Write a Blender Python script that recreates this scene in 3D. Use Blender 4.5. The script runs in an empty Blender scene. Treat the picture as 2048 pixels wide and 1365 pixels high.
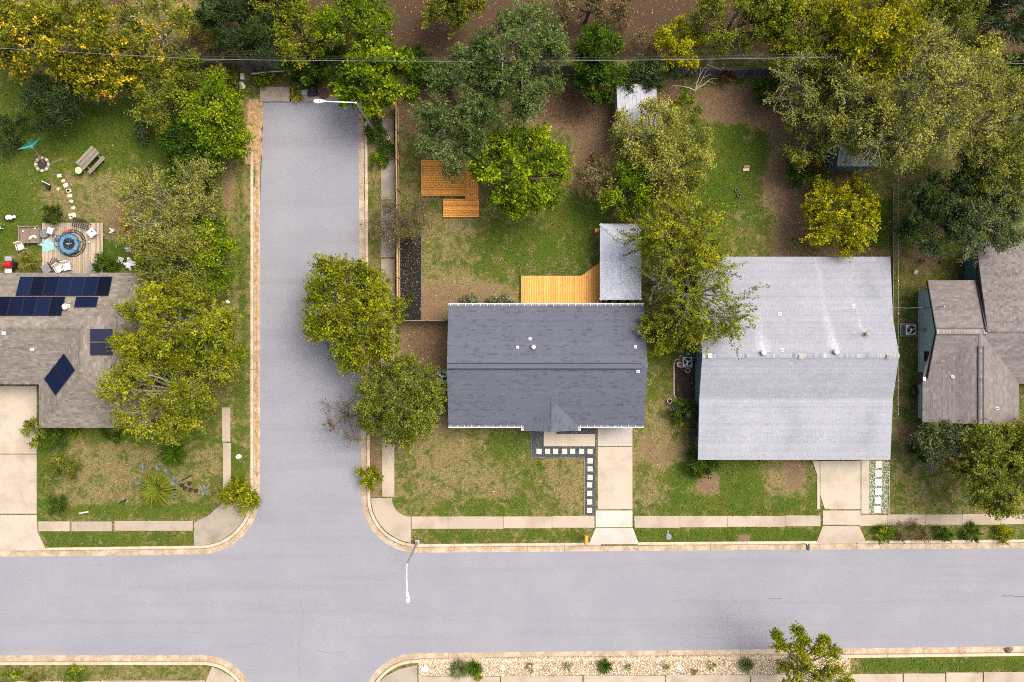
import bpy, math, random
import numpy as np
from mathutils import Vector, Matrix
R = math.radians
# ------------------------------------------------------------------ camera, light, exposure
SC = bpy.context.scene
CH = 66.0                      # drone height (m)
K = 24.0                       # photo pixels per metre on the ground
cam_d = bpy.data.cameras.new('camera'); cam = bpy.data.objects.new('camera', cam_d)
SC.collection.objects.link(cam); SC.camera = cam
cam.location = (0, 0, CH); cam_d.sensor_width = 36.0
cam_d.lens = 36.0 * CH / (2048 / K); cam_d.clip_end = 2000; cam_d.clip_start = 0.5
SUN_AZ, SUN_EL = 58.0, 61.0    # clockwise from +Y
w = bpy.data.worlds.new('World'); SC.world = w; w.use_nodes = True
nt = w.node_tree; bg = nt.nodes['Background']
sky = nt.nodes.new('ShaderNodeTexSky'); sky.sky_type = 'NISHITA'; sky.sun_disc = False
sky.sun_elevation = R(SUN_EL); sky.sun_rotation = R(SUN_AZ)
sky.air_density = 0.75; sky.dust_density = 9.0; sky.ozone_density = 0.2; sky.altitude = 200
nt.links.new(sky.outputs[0], bg.inputs[0]); bg.inputs[1].default_value = 0.145
sd = bpy.data.lights.new('sun', 'SUN'); sun = bpy.data.objects.new('sun', sd); SC.collection.objects.link(sun)
sd.energy = 1.25; sd.angle = R(34); sd.color = (1.0, 0.955, 0.88)
sv = Vector((math.sin(R(SUN_AZ)) * math.cos(R(SUN_EL)), math.cos(R(SUN_AZ)) * math.cos(R(SUN_EL)), math.sin(R(SUN_EL))))
sun.rotation_euler = sv.to_track_quat('Z', 'Y').to_euler(); sun.location = sv * 120
SC.view_settings.view_transform = 'Standard'; SC.view_settings.look = 'None'
SC.view_settings.gamma = 1; SC.view_settings.use_curve_mapping = False
SC.view_settings.exposure = 1.29
DENOISE = False; SC.cycles.filter_width = 1.0; SC.cycles.max_bounces = 6; SC.cycles.diffuse_bounces = 3; SC.cycles.transparent_max_bounces = 4
# ------------------------------------------------------------------ helpers
C = SC.collection
rng = np.random.default_rng(7); random.seed(7)

def P(px, py, z=0.0):
    """photo pixel seen at height z -> world x, y"""
    s = (CH - z) / CH / K
    return ((px - 1024) * s, (682.5 - py) * s)
def P3(px, py, z=0.0):
    x, y = P(px, py, z); return Vector((x, y, z))

class MB:
    def __init__(s): s.v = []; s.f = []; s.t = []
    def add(s, vs, fs, tone=0.5):
        o = len(s.v); s.v.extend([tuple(v) for v in vs])
        for f in fs: s.f.append(tuple(i + o for i in f)); s.t.append(tone)
    def box(s, c, d, rz=0.0, tone=0.5, M=None):
        hx, hy, hz = d[0] / 2, d[1] / 2, d[2] / 2
        if M is None: M = Matrix.Translation(c) @ Matrix.Rotation(rz, 4, 'Z')
        vs = [M @ Vector((x, y, z)) for z in (-hz, hz) for y in (-hy, hy) for x in (-hx, hx)]
        s.add(vs, [(0, 2, 3, 1), (4, 5, 7, 6), (0, 1, 5, 4), (2, 6, 7, 3), (0, 4, 6, 2), (1, 3, 7, 5)], tone)
    def bar(s, a, b, wd, ht, tone=0.5):
        a, b = Vector(a), Vector(b); d = b - a
        M = Matrix.Translation((a + b) / 2) @ d.to_track_quat('X', 'Z').to_matrix().to_4x4()
        s.box(None, (d.length, wd, ht), M=M, tone=tone)
    def prism(s, pts, z0, z1, tone=0.5):
        n = len(pts); z1s = z1 if hasattr(z1, '__len__') else [z1] * n
        a = sum(pts[i][0] * pts[(i + 1) % n][1] - pts[(i + 1) % n][0] * pts[i][1] for i in range(n))
        if a < 0: pts = pts[::-1]; z1s = list(z1s)[::-1]
        vs = [(p[0], p[1], z0) for p in pts] + [(p[0], p[1], z) for p, z in zip(pts, z1s)]
        s.add(vs, [tuple(range(n - 1, -1, -1)), tuple(range(n, 2 * n))] + [(i, (i + 1) % n, n + (i + 1) % n, n + i) for i in range(n)], tone)
    def slab(s, poly, th, tone=0.5):
        """3D planar polygon with thickness downwards"""
        n = len(poly); top = [Vector(p) for p in poly]; bot = [p - Vector((0, 0, th)) for p in top]
        nn = (top[1] - top[0]).cross(top[2] - top[0])
        if nn.z < 0: top.reverse(); bot.reverse()
        s.add(top + bot, [tuple(range(n)), tuple(range(2 * n - 1, n - 1, -1))] + [(i, n + i, n + (i + 1) % n, (i + 1) % n) for i in range(n)], tone)
    def tube(s, pts, r, n=8, caps=True, tone=0.5):
        pts = [Vector(p) for p in pts]; rs = r if hasattr(r, '__len__') else [r] * len(pts)
        vs = []; prev = None
        for i, p in enumerate(pts):
            d = (pts[min(i + 1, len(pts) - 1)] - pts[max(i - 1, 0)]).normalized()
            if prev is None:
                u = d.orthogonal().normalized()
            else:
                u = (prev - d * prev.dot(d)).normalized()
            prev = u; v = d.cross(u)
            for k in range(n):
                a = 2 * math.pi * k / n
                vs.append(p + (u * math.cos(a) + v * math.sin(a)) * rs[i])
        fs = [(i * n + k, i * n + (k + 1) % n, (i + 1) * n + (k + 1) % n, (i + 1) * n + k) for i in range(len(pts) - 1) for k in range(n)]
        if caps: fs += [tuple(range(n - 1, -1, -1)), tuple(range((len(pts) - 1) * n, len(pts) * n))]
        s.add(vs, fs, tone)
    def lathe(s, prof, n=20, c=(0, 0), cap=True, sx=1, sy=1, tone=0.5):
        vs = []
        for r, z in prof:
            for k in range(n):
                a = 2 * math.pi * k / n; vs.append((c[0] + r * sx * math.cos(a), c[1] + r * sy * math.sin(a), z))
        m = len(prof)
        fs = [(i * n + k, i * n + (k + 1) % n, (i + 1) * n + (k + 1) % n, (i + 1) * n + k) for i in range(m - 1) for k in range(n)]
        if cap: fs += [tuple(range(n - 1, -1, -1)), tuple(range((m - 1) * n, m * n))]
        s.add(vs, fs, tone)
    def ring(s, r0, r1, z0, z1, n=32, c=(0, 0), sx=1, sy=1, tone=0.5):
        s.lathe([(r0, z0), (r1, z0), (r1, z1), (r0, z1), (r0, z0)], n, c, False, sx, sy, tone)
    def mesh(s, name):
        me = bpy.data.meshes.new(name); me.from_pydata(s.v, [], s.f)
        at = me.attributes.new('tone', 'FLOAT', 'FACE'); at.data.foreach_set('value', np.array(s.t, dtype=np.float32))
        me.update(); return me
    def build(s, name, m, parent=None, loc=(0, 0, 0), smooth=False, rot=0):
        return link(name, s.mesh(name), m, parent, loc, smooth, rot)

def link(name, me, m=None, parent=None, loc=(0, 0, 0), smooth=False, rot=0):
    if m is not None and not me.materials: me.materials.append(m)
    if smooth: me.polygons.foreach_set('use_smooth', [True] * len(me.polygons))
    o = bpy.data.objects.new(name, me); C.objects.link(o)
    o.location = loc; o.rotation_euler = (0, 0, rot)
    if parent is not None: o.parent = parent
    return o
def np_mesh(name, V, Q, tone):
    me = bpy.data.meshes.new(name); n = len(Q)
    me.vertices.add(len(V)); me.vertices.foreach_set('co', np.ascontiguousarray(V, dtype=np.float32).ravel())
    me.loops.add(n * 4); me.loops.foreach_set('vertex_index', np.ascontiguousarray(Q, dtype=np.int32).ravel())
    me.polygons.add(n); me.polygons.foreach_set('loop_start', np.arange(0, 4 * n, 4, dtype=np.int32))
    at = me.attributes.new('tone', 'FLOAT', 'FACE'); at.data.foreach_set('value', np.ascontiguousarray(tone, dtype=np.float32))
    me.update(calc_edges=True); return me
def tag(o, label=None, cat=None, group=None, kind=None):
    if label: o['label'] = label
    if cat: o['category'] = cat
    if group: o['group'] = group
    if kind: o['kind'] = kind
    return o
def thing(name, label, cat, loc=(0, 0, 0), rz=0, group=None):
    o = bpy.data.objects.new(name, None); C.objects.link(o); o.location = loc; o.rotation_euler = (0, 0, rz)
    o.empty_display_size = 0.3
    return tag(o, label, cat, group)
def setting(name, loc=(0, 0, 0)):
    o = bpy.data.objects.new(name, None); C.objects.link(o); o.location = loc; o['kind'] = 'structure'; return o
def copy_tree(o, parent=None):
    c = o.copy(); C.objects.link(c); c.parent = parent
    for ch in list(o.children): copy_tree(ch, c)
    return c
# ------------------------------------------------------------------ materials
AL = 0.78                      # reflectance level shared by the man-made surfaces
def al(c): return tuple(x * AL for x in c)
class NT:
    def __init__(s, name):
        s.m = bpy.data.materials.new(name); s.m.use_nodes = True; s.t = s.m.node_tree; s.n = s.t.nodes
        s.b = s.n['Principled BSDF']; s.out = s.n['Material Output']
    def new(s, kind, **kw):
        o = s.n.new(kind)
        for k, v in kw.items(): setattr(o, k, v)
        return o
    def l(s, a, b): s.t.links.new(a, b)
    def val(s, x, sock):
        if hasattr(x, 'is_linked') or hasattr(x, 'node'): s.l(x, sock)
        elif isinstance(x, (tuple, list)) and len(x) == 3 and sock.type == 'RGBA': sock.default_value = (*x, 1)
        else: sock.default_value = x
    def math(s, op, a, b=0.0, clamp=False):
        o = s.new('ShaderNodeMath', operation=op, use_clamp=clamp); s.val(a, o.inputs[0]); s.val(b, o.inputs[1]); return o.outputs[0]
    def noise(s, vec, scale, detail=4, rough=0.6, dist=0.0):
        o = s.new('ShaderNodeTexNoise'); s.l(vec, o.inputs['Vector']); o.inputs['Scale'].default_value = scale
        o.inputs['Detail'].default_value = detail; o.inputs['Roughness'].default_value = rough; o.inputs['Distortion'].default_value = dist
        return o.outputs['Fac']
    def mix(s, f, a, b, blend='MIX'):
        o = s.new('ShaderNodeMix', data_type='RGBA', blend_type=blend); s.val(f, o.inputs[0]); s.val(a, o.inputs[6]); s.val(b, o.inputs[7]); return o.outputs[2]
    def ramp(s, f, stops):
        o = s.new('ShaderNodeValToRGB'); s.l(f, o.inputs[0]); e = o.color_ramp.elements
        while len(e) < len(stops): e.new(0.5)
        for x, (p, c) in zip(e, stops): x.position = p; x.color = (*c, 1) if len(c) == 3 else c
        return o.outputs[0]
    def smooth(s, f, a, b):
        o = s.new('ShaderNodeMapRange', interpolation_type='SMOOTHSTEP'); s.val(f, o.inputs[0])
        o.inputs[1].default_value = a; o.inputs[2].default_value = b; return o.outputs[0]
    def coord(s, which='Object', scale=None):
        o = s.new('ShaderNodeTexCoord').outputs[which]
        if scale:
            mp = s.new('ShaderNodeMapping'); s.l(o, mp.inputs[0]); mp.inputs['Scale'].default_value = scale; return mp.outputs[0]
        return o
    def pos(s): return s.new('ShaderNodeNewGeometry').outputs['Position']
    def attr(s, name): return s.new('ShaderNodeAttribute', attribute_name=name).outputs['Fac']
    def bump(s, h, strength=0.3, dist=0.02):
        o = s.new('ShaderNodeBump'); o.inputs['Strength'].default_value = strength; o.inputs['Distance'].default_value = dist
        s.l(h, o.inputs['Height']); s.l(o.outputs[0], s.b.inputs['Normal'])
    def fin(s, col, rough=0.8, metal=0.0, spec=0.3):
        s.val(col, s.b.inputs['Base Color']); s.val(rough, s.b.inputs['Roughness']); s.b.inputs['Metallic'].default_value = metal
        s.b.inputs['Specular IOR Level'].default_value = spec; return s.m

def plain(name, col, rough=0.6, metal=0.0, var=0.18, scale=6.0, spec=0.3, rnd=0.0, bump=0.0):
    col = al(col); t = NT(name); c = t.coord(); f = t.noise(c, scale, 5, 0.65)
    lo = tuple(x * (1 - var) for x in col); hi = tuple(min(1, x * (1 + var)) for x in col)
    cc = t.ramp(f, [(0.3, lo), (0.7, hi)])
    if rnd:
        oi = t.new('ShaderNodeObjectInfo').outputs['Random']
        k = t.math('MULTIPLY_ADD', oi, 2 * rnd); t.n[-1].inputs[2].default_value = 1 - rnd
        h = t.new('ShaderNodeHueSaturation'); t.l(k, h.inputs['Value']); t.l(cc, h.inputs['Color']); cc = h.outputs[0]
    if bump: t.bump(f, bump, 0.01)
    return t.fin(cc, rough, metal, spec)

def wood(name, lo, hi, rough=0.7, grain=14.0, rnd=0.2, knots=True):
    """boards lie along local X"""
    lo, hi = al(lo), al(hi); t = NT(name); oi = t.new('ShaderNodeObjectInfo').outputs['Random']
    c = t.coord('Object', (0.7, grain, grain))
    off = t.new('ShaderNodeVectorMath', operation='ADD'); t.l(c, off.inputs[0])
    cx = t.new('ShaderNodeCombineXYZ'); mul = t.math('MULTIPLY', oi, 37.0); t.l(mul, cx.inputs[0]); t.l(mul, cx.inputs[1]); t.l(cx.outputs[0], off.inputs[1])
    f = t.noise(off.outputs[0], 1.0, 5, 0.65, 0.4)
    cc = t.ramp(f, [(0.28, lo), (0.72, hi)])
    k = t.math('MULTIPLY_ADD', oi, 2 * rnd); t.n[-1].inputs[2].default_value = 1 - rnd
    h = t.new('ShaderNodeHueSaturation'); t.l(k, h.inputs['Value']); t.l(cc, h.inputs['Color']); cc = h.outputs[0]
    if knots:
        c2 = t.new('ShaderNodeVectorMath', operation='ADD'); t.l(t.coord('Object', (2.2, 9, 9)), c2.inputs[0]); t.l(cx.outputs[0], c2.inputs[1])
        vo = t.new('ShaderNodeTexVoronoi'); t.l(c2.outputs[0], vo.inputs['Vector']); vo.inputs['Scale'].default_value = 1.0
        kk = t.smooth(vo.outputs['Distance'], 0.2, 0.06)
        cc = t.mix(t.math('MULTIPLY', kk, 0.55), cc, tuple(x * 0.3 for x in lo))
    t.bump(f, 0.25, 0.004)
    return t.fin(cc, rough, 0, 0.2)

def leafmat(name, stops, trans=0.3):
    t = NT(name); f = t.attr('tone'); col = t.ramp(f, stops)
    t.fin(col, 0.8, 0, 0.02)
    tr = t.new('ShaderNodeBsdfTranslucent'); t.l(col, tr.inputs[0]); mx = t.new('ShaderNodeMixShader'); mx.inputs[0].default_value = trans
    t.l(t.b.outputs[0], mx.inputs[1]); t.l(tr.outputs[0], mx.inputs[2]); t.l(mx.outputs[0], t.out.inputs[0]); return t.m

def concrete(name, base, stain, joint_var=0.12):
    base, stain = al(base), al(stain); t = NT(name); p = t.pos(); a = t.noise(p, 0.5, 5, 0.6); b = t.noise(p, 6, 6, 0.7); fine = t.noise(p, 60, 3, 0.7)
    oi = t.new('ShaderNodeObjectInfo').outputs['Random']
    c = t.mix(t.smooth(a, 0.42, 0.68), base, stain)
    c = t.mix(t.math('MULTIPLY', t.smooth(b, 0.56, 0.8), 0.35), c, tuple(x * 0.75 for x in stain))
    c = t.mix(t.math('MULTIPLY', t.smooth(fine, 0.5, 0.8), 0.2), c, tuple(x * 0.6 for x in base))
    k = t.math('MULTIPLY_ADD', oi, 2 * joint_var); t.n[-1].inputs[2].default_value = 1 - joint_var
    h = t.new('ShaderNodeHueSaturation'); t.l(k, h.inputs['Value']); t.l(c, h.inputs['Color'])
    t.bump(b, 0.2, 0.01); return t.fin(h.outputs[0], 0.85, 0, 0.25)

def shingle_mat(name, stops, blot=0.25):
    stops = [(k, al(c)) for k, c in stops]; t = NT(name); f = t.attr('tone'); p = t.pos(); g = t.noise(p, 45, 3, 0.7); b = t.noise(p, 0.5, 5, 0.6)
    k = t.math('ADD', f, t.math('MULTIPLY', t.math('SUBTRACT', g, 0.5), 0.35)); k = t.math('ADD', k, t.math('MULTIPLY', t.math('SUBTRACT', b, 0.5), blot))
    t.bump(g, 0.3, 0.006); return t.fin(t.ramp(k, stops), 0.9, 0, 0.2)

M = {}
M['concrete'] = concrete('concrete', (.365, .317, .25), (.30, .25, .185))
M['concrete_pale'] = concrete('concrete_pale', (.40, .37, .325), (.34, .305, .255))
M['concrete_old'] = concrete('concrete_old', (.27, .235, .19), (.19, .16, .13))
M['concrete_walk'] = concrete('concrete_walk', (.335, .285, .22), (.265, .218, .158), 0.10)
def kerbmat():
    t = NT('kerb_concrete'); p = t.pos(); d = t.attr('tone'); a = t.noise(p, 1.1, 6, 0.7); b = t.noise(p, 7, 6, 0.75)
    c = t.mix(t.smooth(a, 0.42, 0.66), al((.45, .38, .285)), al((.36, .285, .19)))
    dirt = t.ramp(b, [(0.35, al((.20, .145, .09))), (0.6, al((.34, .27, .185))), (0.8, al((.40, .33, .235)))])  # gutter silt colour, also used to paint the shade line on the kerb face
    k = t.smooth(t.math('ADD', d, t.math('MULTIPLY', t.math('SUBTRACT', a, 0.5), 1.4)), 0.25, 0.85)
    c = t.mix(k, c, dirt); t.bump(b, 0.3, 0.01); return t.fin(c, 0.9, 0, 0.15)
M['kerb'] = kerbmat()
def asphalt():
    t = NT('asphalt'); p = t.pos(); mp = t.new('ShaderNodeMapping'); t.l(p, mp.inputs[0]); mp.inputs['Scale'].default_value = (0.04, 0.8, 1)
    st = t.noise(mp.outputs[0], 1, 6, 0.65); big = t.noise(p, 0.22, 6, 0.65); mid = t.noise(p, 5, 5, 0.75); fine = t.noise(p, 26, 4, 0.8); spk = t.noise(p, 90, 2, 0.6)
    c = t.mix(t.smooth(big, 0.3, 0.75), al((.196, .204, .231)), al((.226, .231, .254)))
    c = t.mix(t.math('MULTIPLY', t.smooth(st, 0.47, 0.66), 0.40), c, al((.175, .175, .193)))
    c = t.mix(t.math('MULTIPLY', t.smooth(mid, 0.48, 0.72), 0.40), c, al((.165, .163, .178)))
    c = t.mix(t.math('MULTIPLY', t.smooth(fine, 0.45, 0.75), 0.35), c, al((.17, .168, .185)))
    c = t.mix(t.math('MULTIPLY', t.smooth(spk, 0.58, 0.75), 0.35), c, al((.36, .35, .36)))
    t.bump(spk, 0.3, 0.006); return t.fin(c, 0.9, 0, 0.2)
M['asphalt'] = asphalt()
M['crack'] = plain('crack_filler', (.10, .095, .10), 0.8)
def groundmat():
    t = NT('ground_cover'); p = t.pos(); g = t.attr('green'); d = t.attr('dirt'); li = t.attr('litter'); hue = t.attr('warm')
    n1 = t.noise(p, 1.0, 8, 0.72, 0.7); n2 = t.noise(p, 3.6, 6, 0.75, 0.3); n3 = t.noise(p, 14, 4, 0.75); n4 = t.noise(p, 0.33, 6, 0.65, 0.6); n5 = t.noise(p, 40, 2, 0.7)
    gn = t.math('ADD', g, t.math('ADD', t.math('MULTIPLY', t.math('SUBTRACT', n1, 0.5), 2.0), t.math('MULTIPLY', t.math('SUBTRACT', n2, 0.5), 0.9)))
    gn = t.math('ADD', gn, t.math('MULTIPLY', t.math('SUBTRACT', n3, 0.5), 1.15))
    gf = t.smooth(gn, 0.36, 0.66)
    green = t.ramp(n3, [(0.3, (.012, .028, .002)), (0.55, (.040, .072, .006)), (0.75, (.094, .124, .015))])
    green = t.mix(t.math('MULTIPLY', t.smooth(n4, 0.4, 0.65), 0.5), green, (.072, .078, .010))
    dry = t.ramp(n3, [(0.3, (.050, .040, .014)), (0.50, (.130, .103, .042)), (0.66, (.275, .222, .108))])
    dry = t.mix(t.math('MULTIPLY', t.smooth(n2, 0.4, 0.7), 0.45), dry, (.072, .070, .018))
    c = t.mix(gf, dry, green); c = t.mix(t.math('MULTIPLY', t.smooth(n5, 0.56, 0.7), 0.22), c, dry)
    soil = t.ramp(t.math('ADD', t.math('MULTIPLY', n2, 0.5), t.math('MULTIPLY', n3, 0.5)), [(0.35, (.075, .049, .026)), (0.65, (.175, .120, .070))])
    soil = t.mix(t.math('MULTIPLY', hue, 0.8), soil, (.33, .18, .052))
    df = t.smooth(t.math('ADD', d, t.math('ADD', t.math('MULTIPLY', t.math('SUBTRACT', n4, 0.5), 1.0), t.math('MULTIPLY', t.math('SUBTRACT', n2, 0.5), 0.8))), 0.38, 0.66)
    c = t.mix(df, c, soil)
    lit = t.ramp(t.math('ADD', t.math('MULTIPLY', n3, 0.6), t.math('MULTIPLY', n5, 0.4)), [(0.33, (.022, .014, .009)), (0.55, (.060, .038, .023)), (0.72, (.14, .095, .06))])
    lf = t.smooth(t.math('ADD', li, t.math('MULTIPLY', t.math('SUBTRACT', n2, 0.5), 0.8)), 0.36, 0.64)
    c = t.mix(lf, c, lit)
    t.bump(t.math('ADD', n3, n5), 0.6, 0.05); return t.fin(c, 0.95, 0, 0.1)
M['ground'] = groundmat()
M['deck'] = wood('cedar_deck', (.46, .175, .028), (.70, .325, .065), grain=11, rnd=0.2)
M['deck_pale'] = wood('new_pine_deck', (.55, .25, .055), (.72, .375, .095), grain=11, rnd=0.12)
M['deck_old'] = wood('weathered_deck', (.22, .175, .125), (.40, .33, .245), grain=10, rnd=0.22)
M['wood_grey'] = wood('grey_weathered_wood', (.125, .105, .085), (.27, .235, .19), grain=10, rnd=0.25)
M['fence_tan'] = wood('tan_fence_wood', (.26, .175, .085), (.44, .31, .165), grain=10, rnd=0.2)
M['fence_dark'] = wood('dark_fence_wood', (.085, .08, .075), (.20, .19, .175), grain=10, rnd=0.3)
M['bark'] = plain('bark', (.13, .105, .085), 0.9, var=0.35, scale=8, bump=0.6)
M['bark_pale'] = plain('bark_pale', (.27, .25, .20), 0.9, var=0.3, scale=8, bump=0.5)
M['white'] = plain('white_paint', (.66, .66, .675), 0.45, var=0.06)
M['offwhite'] = plain('offwhite_cloth', (.56, .545, .51), 0.8, var=0.1)
M['white_metal'] = plain('white_metal', (.70, .71, .73), 0.4, 0.0, var=0.08)
M['black'] = plain('black_plastic', (.014, .014, .016), 0.5, var=0.3)
M['black_hole'] = plain('dark_grille', (.008, .009, .011), 0.6)
M['grey'] = plain('grey_plastic', (.17, .17, .18), 0.6)
M['greym'] = plain('galvanised_steel', (.42, .43, .45), 0.4, 0.6, var=0.12)
M['ac'] = plain('ac_cabinet', (.33, .335, .33), 0.5, 0.2)
M['red'] = plain('red_enamel', (.30, .018, .022), 0.35)
M['orange'] = plain('orange_paint', (.55, .25, .03), 0.5)
M['blue'] = plain('blue_vinyl', (.10, .19, .30), 0.5)
M['teal'] = plain('dark_teal', (.02, .10, .14), 0.5)
M['tealc'] = plain('teal_cloth', (.22, .40, .39), 0.85, var=0.25, scale=10)
M['greenc'] = plain('green_netting', (.015, .19, .15), 0.8)
M['lime'] = plain('pale_green_plastic', (.36, .52, .22), 0.5)
M['terracotta'] = plain('terracotta', (.34, .15, .075), 0.8)
M['rust'] = plain('rusty_iron', (.10, .048, .036), 0.85, var=0.4, scale=14, bump=0.4)
M['stone'] = plain('pale_limestone', (.50, .45, .37), 0.9, var=0.25, scale=5, rnd=0.2, bump=0.4)
M['paver'] = plain('cream_paver', (.46, .42, .345), 0.85, var=0.12, scale=4, rnd=0.08)
M['paver_grey'] = plain('pale_grey_paver', (.44, .445, .43), 0.85, var=0.12, scale=3, rnd=0.08)
M['siding_white'] = plain('white_siding', (.62, .60, .57), 0.7, var=0.06)
M['siding_teal'] = plain('teal_siding', (.10, .20, .22), 0.7, var=0.1, rnd=0.05)
M['siding_sage'] = plain('sage_siding', (.42, .52, .47), 0.7, var=0.1, rnd=0.06)
M['brick_wall'] = plain('tan_brick_wall', (.32, .22, .16), 0.85, var=0.15, scale=12)
M['trim_dark'] = plain('dark_trim', (.025, .022, .02), 0.6)
M['brown'] = plain('brown_paint', (.13, .085, .06), 0.7)
M['brick'] = plain('red_brick', (.40, .17, .11), 0.85, var=0.2)
M['glass'] = plain('window_glass', (.03, .04, .05), 0.08, 0, spec=0.6)
M['soil'] = plain('dark_soil', (.035, .024, .018), 0.95, var=0.5, scale=12, bump=0.6)
M['lamp_head'] = plain('lamp_head_white', (.74, .76, .80), 0.4, var=0.04)
M['purple'] = plain('purple_plastic', (.14, .07, .26), 0.5)
M['pink'] = plain('red_plastic', (.50, .05, .07), 0.5)
M['wire'] = plain('aluminium_cable', (.17, .17, .18), 0.6, 0.0)
M['wire_dark'] = plain('black_cable', (.03, .03, .033), 0.5)
def solar():
    t = NT('solar_cells'); c = t.coord(); s = t.new('ShaderNodeSeparateXYZ'); t.l(c, s.inputs[0])
    oi = t.new('ShaderNodeObjectInfo').outputs['Random']
    lines = None
    for ax in (0, 1):
        f = t.math('FRACT', t.math('MULTIPLY', s.outputs[ax], 6.2)); q = t.math('LESS_THAN', f, 0.07)
        lines = q if lines is None else t.math('MAXIMUM', lines, q)
    base = t.mix(oi, (.002, .003, .010), (.005, .010, .032))
    return t.fin(t.mix(t.math('MULTIPLY', lines, 0.5), base, (.012, .016, .028)), 0.4, 0, 0.05)
M['solar'] = solar()
M['roof_slate'] = shingle_mat('slate_blue_shingle', [(0.1, (.041, .047, .064)), (0.45, (.078, .087, .111)), (0.9, (.116, .128, .158))], 0.22)
M['roof_pale'] = shingle_mat('pale_grey_shingle', [(0.0, (.10, .106, .120)), (0.35, (.195, .206, .233)), (0.7, (.285, .299, .334)), (1.0, (.47, .475, .485))], 0.25)
M['roof_brown'] = shingle_mat('grey_brown_shingle', [(0.0, (.062, .053, .045)), (0.5, (.158, .139, .117)), (1.0, (.29, .26, .22))], 0.35)
M['roof_taupe'] = shingle_mat('taupe_shingle', [(0.0, (.058, .050, .047)), (0.5, (.146, .131, .124)), (1.0, (.27, .245, .23))], 0.3)
M['roof_white'] = shingle_mat('white_shingle', [(0.0, (.27, .295, .335)), (0.5, (.375, .405, .45)), (1.0, (.50, .53, .57))], 0.15)
def pebble(name, stops):
    t = NT(name); return t.fin(t.ramp(t.attr('tone'), [(k, al(c)) for k, c in stops]), 0.8, 0, 0.2)
M['pebble_tan'] = pebble('tan_pebbles', [(0, (.22, .15, .09)), (.5, (.46, .36, .24)), (1, (.72, .64, .52))])
M['pebble_dark'] = pebble('dark_gravel', [(0, (.022, .027, .036)), (.5, (.060, .070, .088)), (1, (.16, .175, .20))])
M['pebble_white'] = pebble('white_pebbles', [(0, (.25, .25, .20)), (.5, (.42, .42, .385)), (1, (.60, .60, .57))])
M['mulch'] = pebble('black_mulch', [(0, (.006, .005, .006)), (.8, (.022, .018, .018)), (.965, (.05, .04, .035)), (1, (.34, .29, .24))])
M['litter'] = pebble('fallen_leaves', [(0, (.07, .04, .02)), (.5, (.17, .11, .055)), (.88, (.28, .21, .10)), (1, (.5, .45, .34))])
M['grass'] = leafmat('grass_blades', [(0, (.018, .036, .004)), (.42, (.052, .084, .006)), (.66, (.105, .125, .022)), (.8, (.15, .125, .045)), (1, (.25, .20, .095))], 0.25)
L = {}
L['oak'] = leafmat('oak_leaves', [(0, (.018, .036, .007)), (0.5, (.078, .120, .026)), (0.9, (.165, .220, .062)), (1, (.20, .25, .08))])
L['bright'] = leafmat('bright_green_leaves', [(0, (.018, .046, .002)), (0.5, (.095, .155, .004)), (0.85, (.23, .29, .007)), (1, (.33, .36, .012))])
L['ygreen'] = leafmat('yellow_green_leaves', [(0, (.045, .058, .003)), (0.45, (.130, .158, .005)), (0.85, (.280, .285, .010)), (1, (.38, .34, .012))])
L['lemon'] = leafmat('lemon_leaves', [(0, (.055, .070, .002)), (0.45, (.205, .215, .004)), (0.85, (.40, .37, .007)), (1, (.47, .41, .010))])
L['olive'] = leafmat('olive_leaves', [(0, (.026, .038, .004)), (0.5, (.108, .128, .010)), (0.9, (.235, .245, .024)), (1, (.31, .30, .04))])
L['pale'] = leafmat('pale_olive_leaves', [(0, (.050, .058, .006)), (0.5, (.188, .198, .026)), (0.9, (.335, .325, .052)), (1, (.41, .38, .075))])
L['dark'] = leafmat('dark_green_leaves', [(0, (0.008, 0.018, 0.005)), (0.5, (0.03, 0.053, 0.013)), (0.9, (0.07, 0.1, 0.026)), (1, (0.1, 0.125, 0.035))])
L['deep'] = leafmat('deep_green_leaves', [(0, (0.01, 0.028, 0.003)), (0.5, (0.036, 0.074, 0.005)), (0.9, (0.085, 0.135, 0.01)), (1, (0.14, 0.175, 0.016))])
L['gold'] = leafmat('golden_leaves', [(0, (.030, .040, .003)), (0.45, (.100, .122, .006)), (0.80, (.22, .21, .009)), (0.87, (.52, .35, .012)), (1, (.64, .43, .03))])
L['dry'] = leafmat('dry_brown_leaves', [(0, (0.045, 0.034, 0.012)), (0.5, (0.125, 0.098, 0.036)), (1, (0.24, 0.19, 0.085))])
L['silver'] = leafmat('silver_blue_leaves', [(0, (.065, .09, .068)), (0.5, (.15, .185, .145)), (1, (.27, .30, .245))])
L['sage'] = leafmat('sage_green_leaves', [(0, (0.024, 0.042, 0.013)), (0.5, (0.08, 0.108, 0.036)), (1, (0.18, 0.2, 0.08))])
L['moss'] = leafmat('moss_green_leaves', [(0, (.030, .048, .005)), (0.5, (.118, .146, .013)), (1, (.27, .28, .04))])
L['hedge'] = leafmat('pale_sage_leaves', [(0, (.06, .075, .035)), (0.5, (.16, .175, .085)), (1, (.32, .33, .19))])
L['rust'] = leafmat('rust_brown_leaves', [(0, (0.04, 0.014, 0.008)), (0.5, (0.1, 0.034, 0.017)), (1, (0.17, 0.07, 0.03))])
# ------------------------------------------------------------------ ground, road, kerbs
def arc(cx, cy, r, a0, a1, n=14):
    return [(cx + r * math.cos(R(a0 + (a1 - a0) * i / n)), cy + r * math.sin(R(a0 + (a1 - a0) * i / n))) for i in range(n + 1)]
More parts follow.
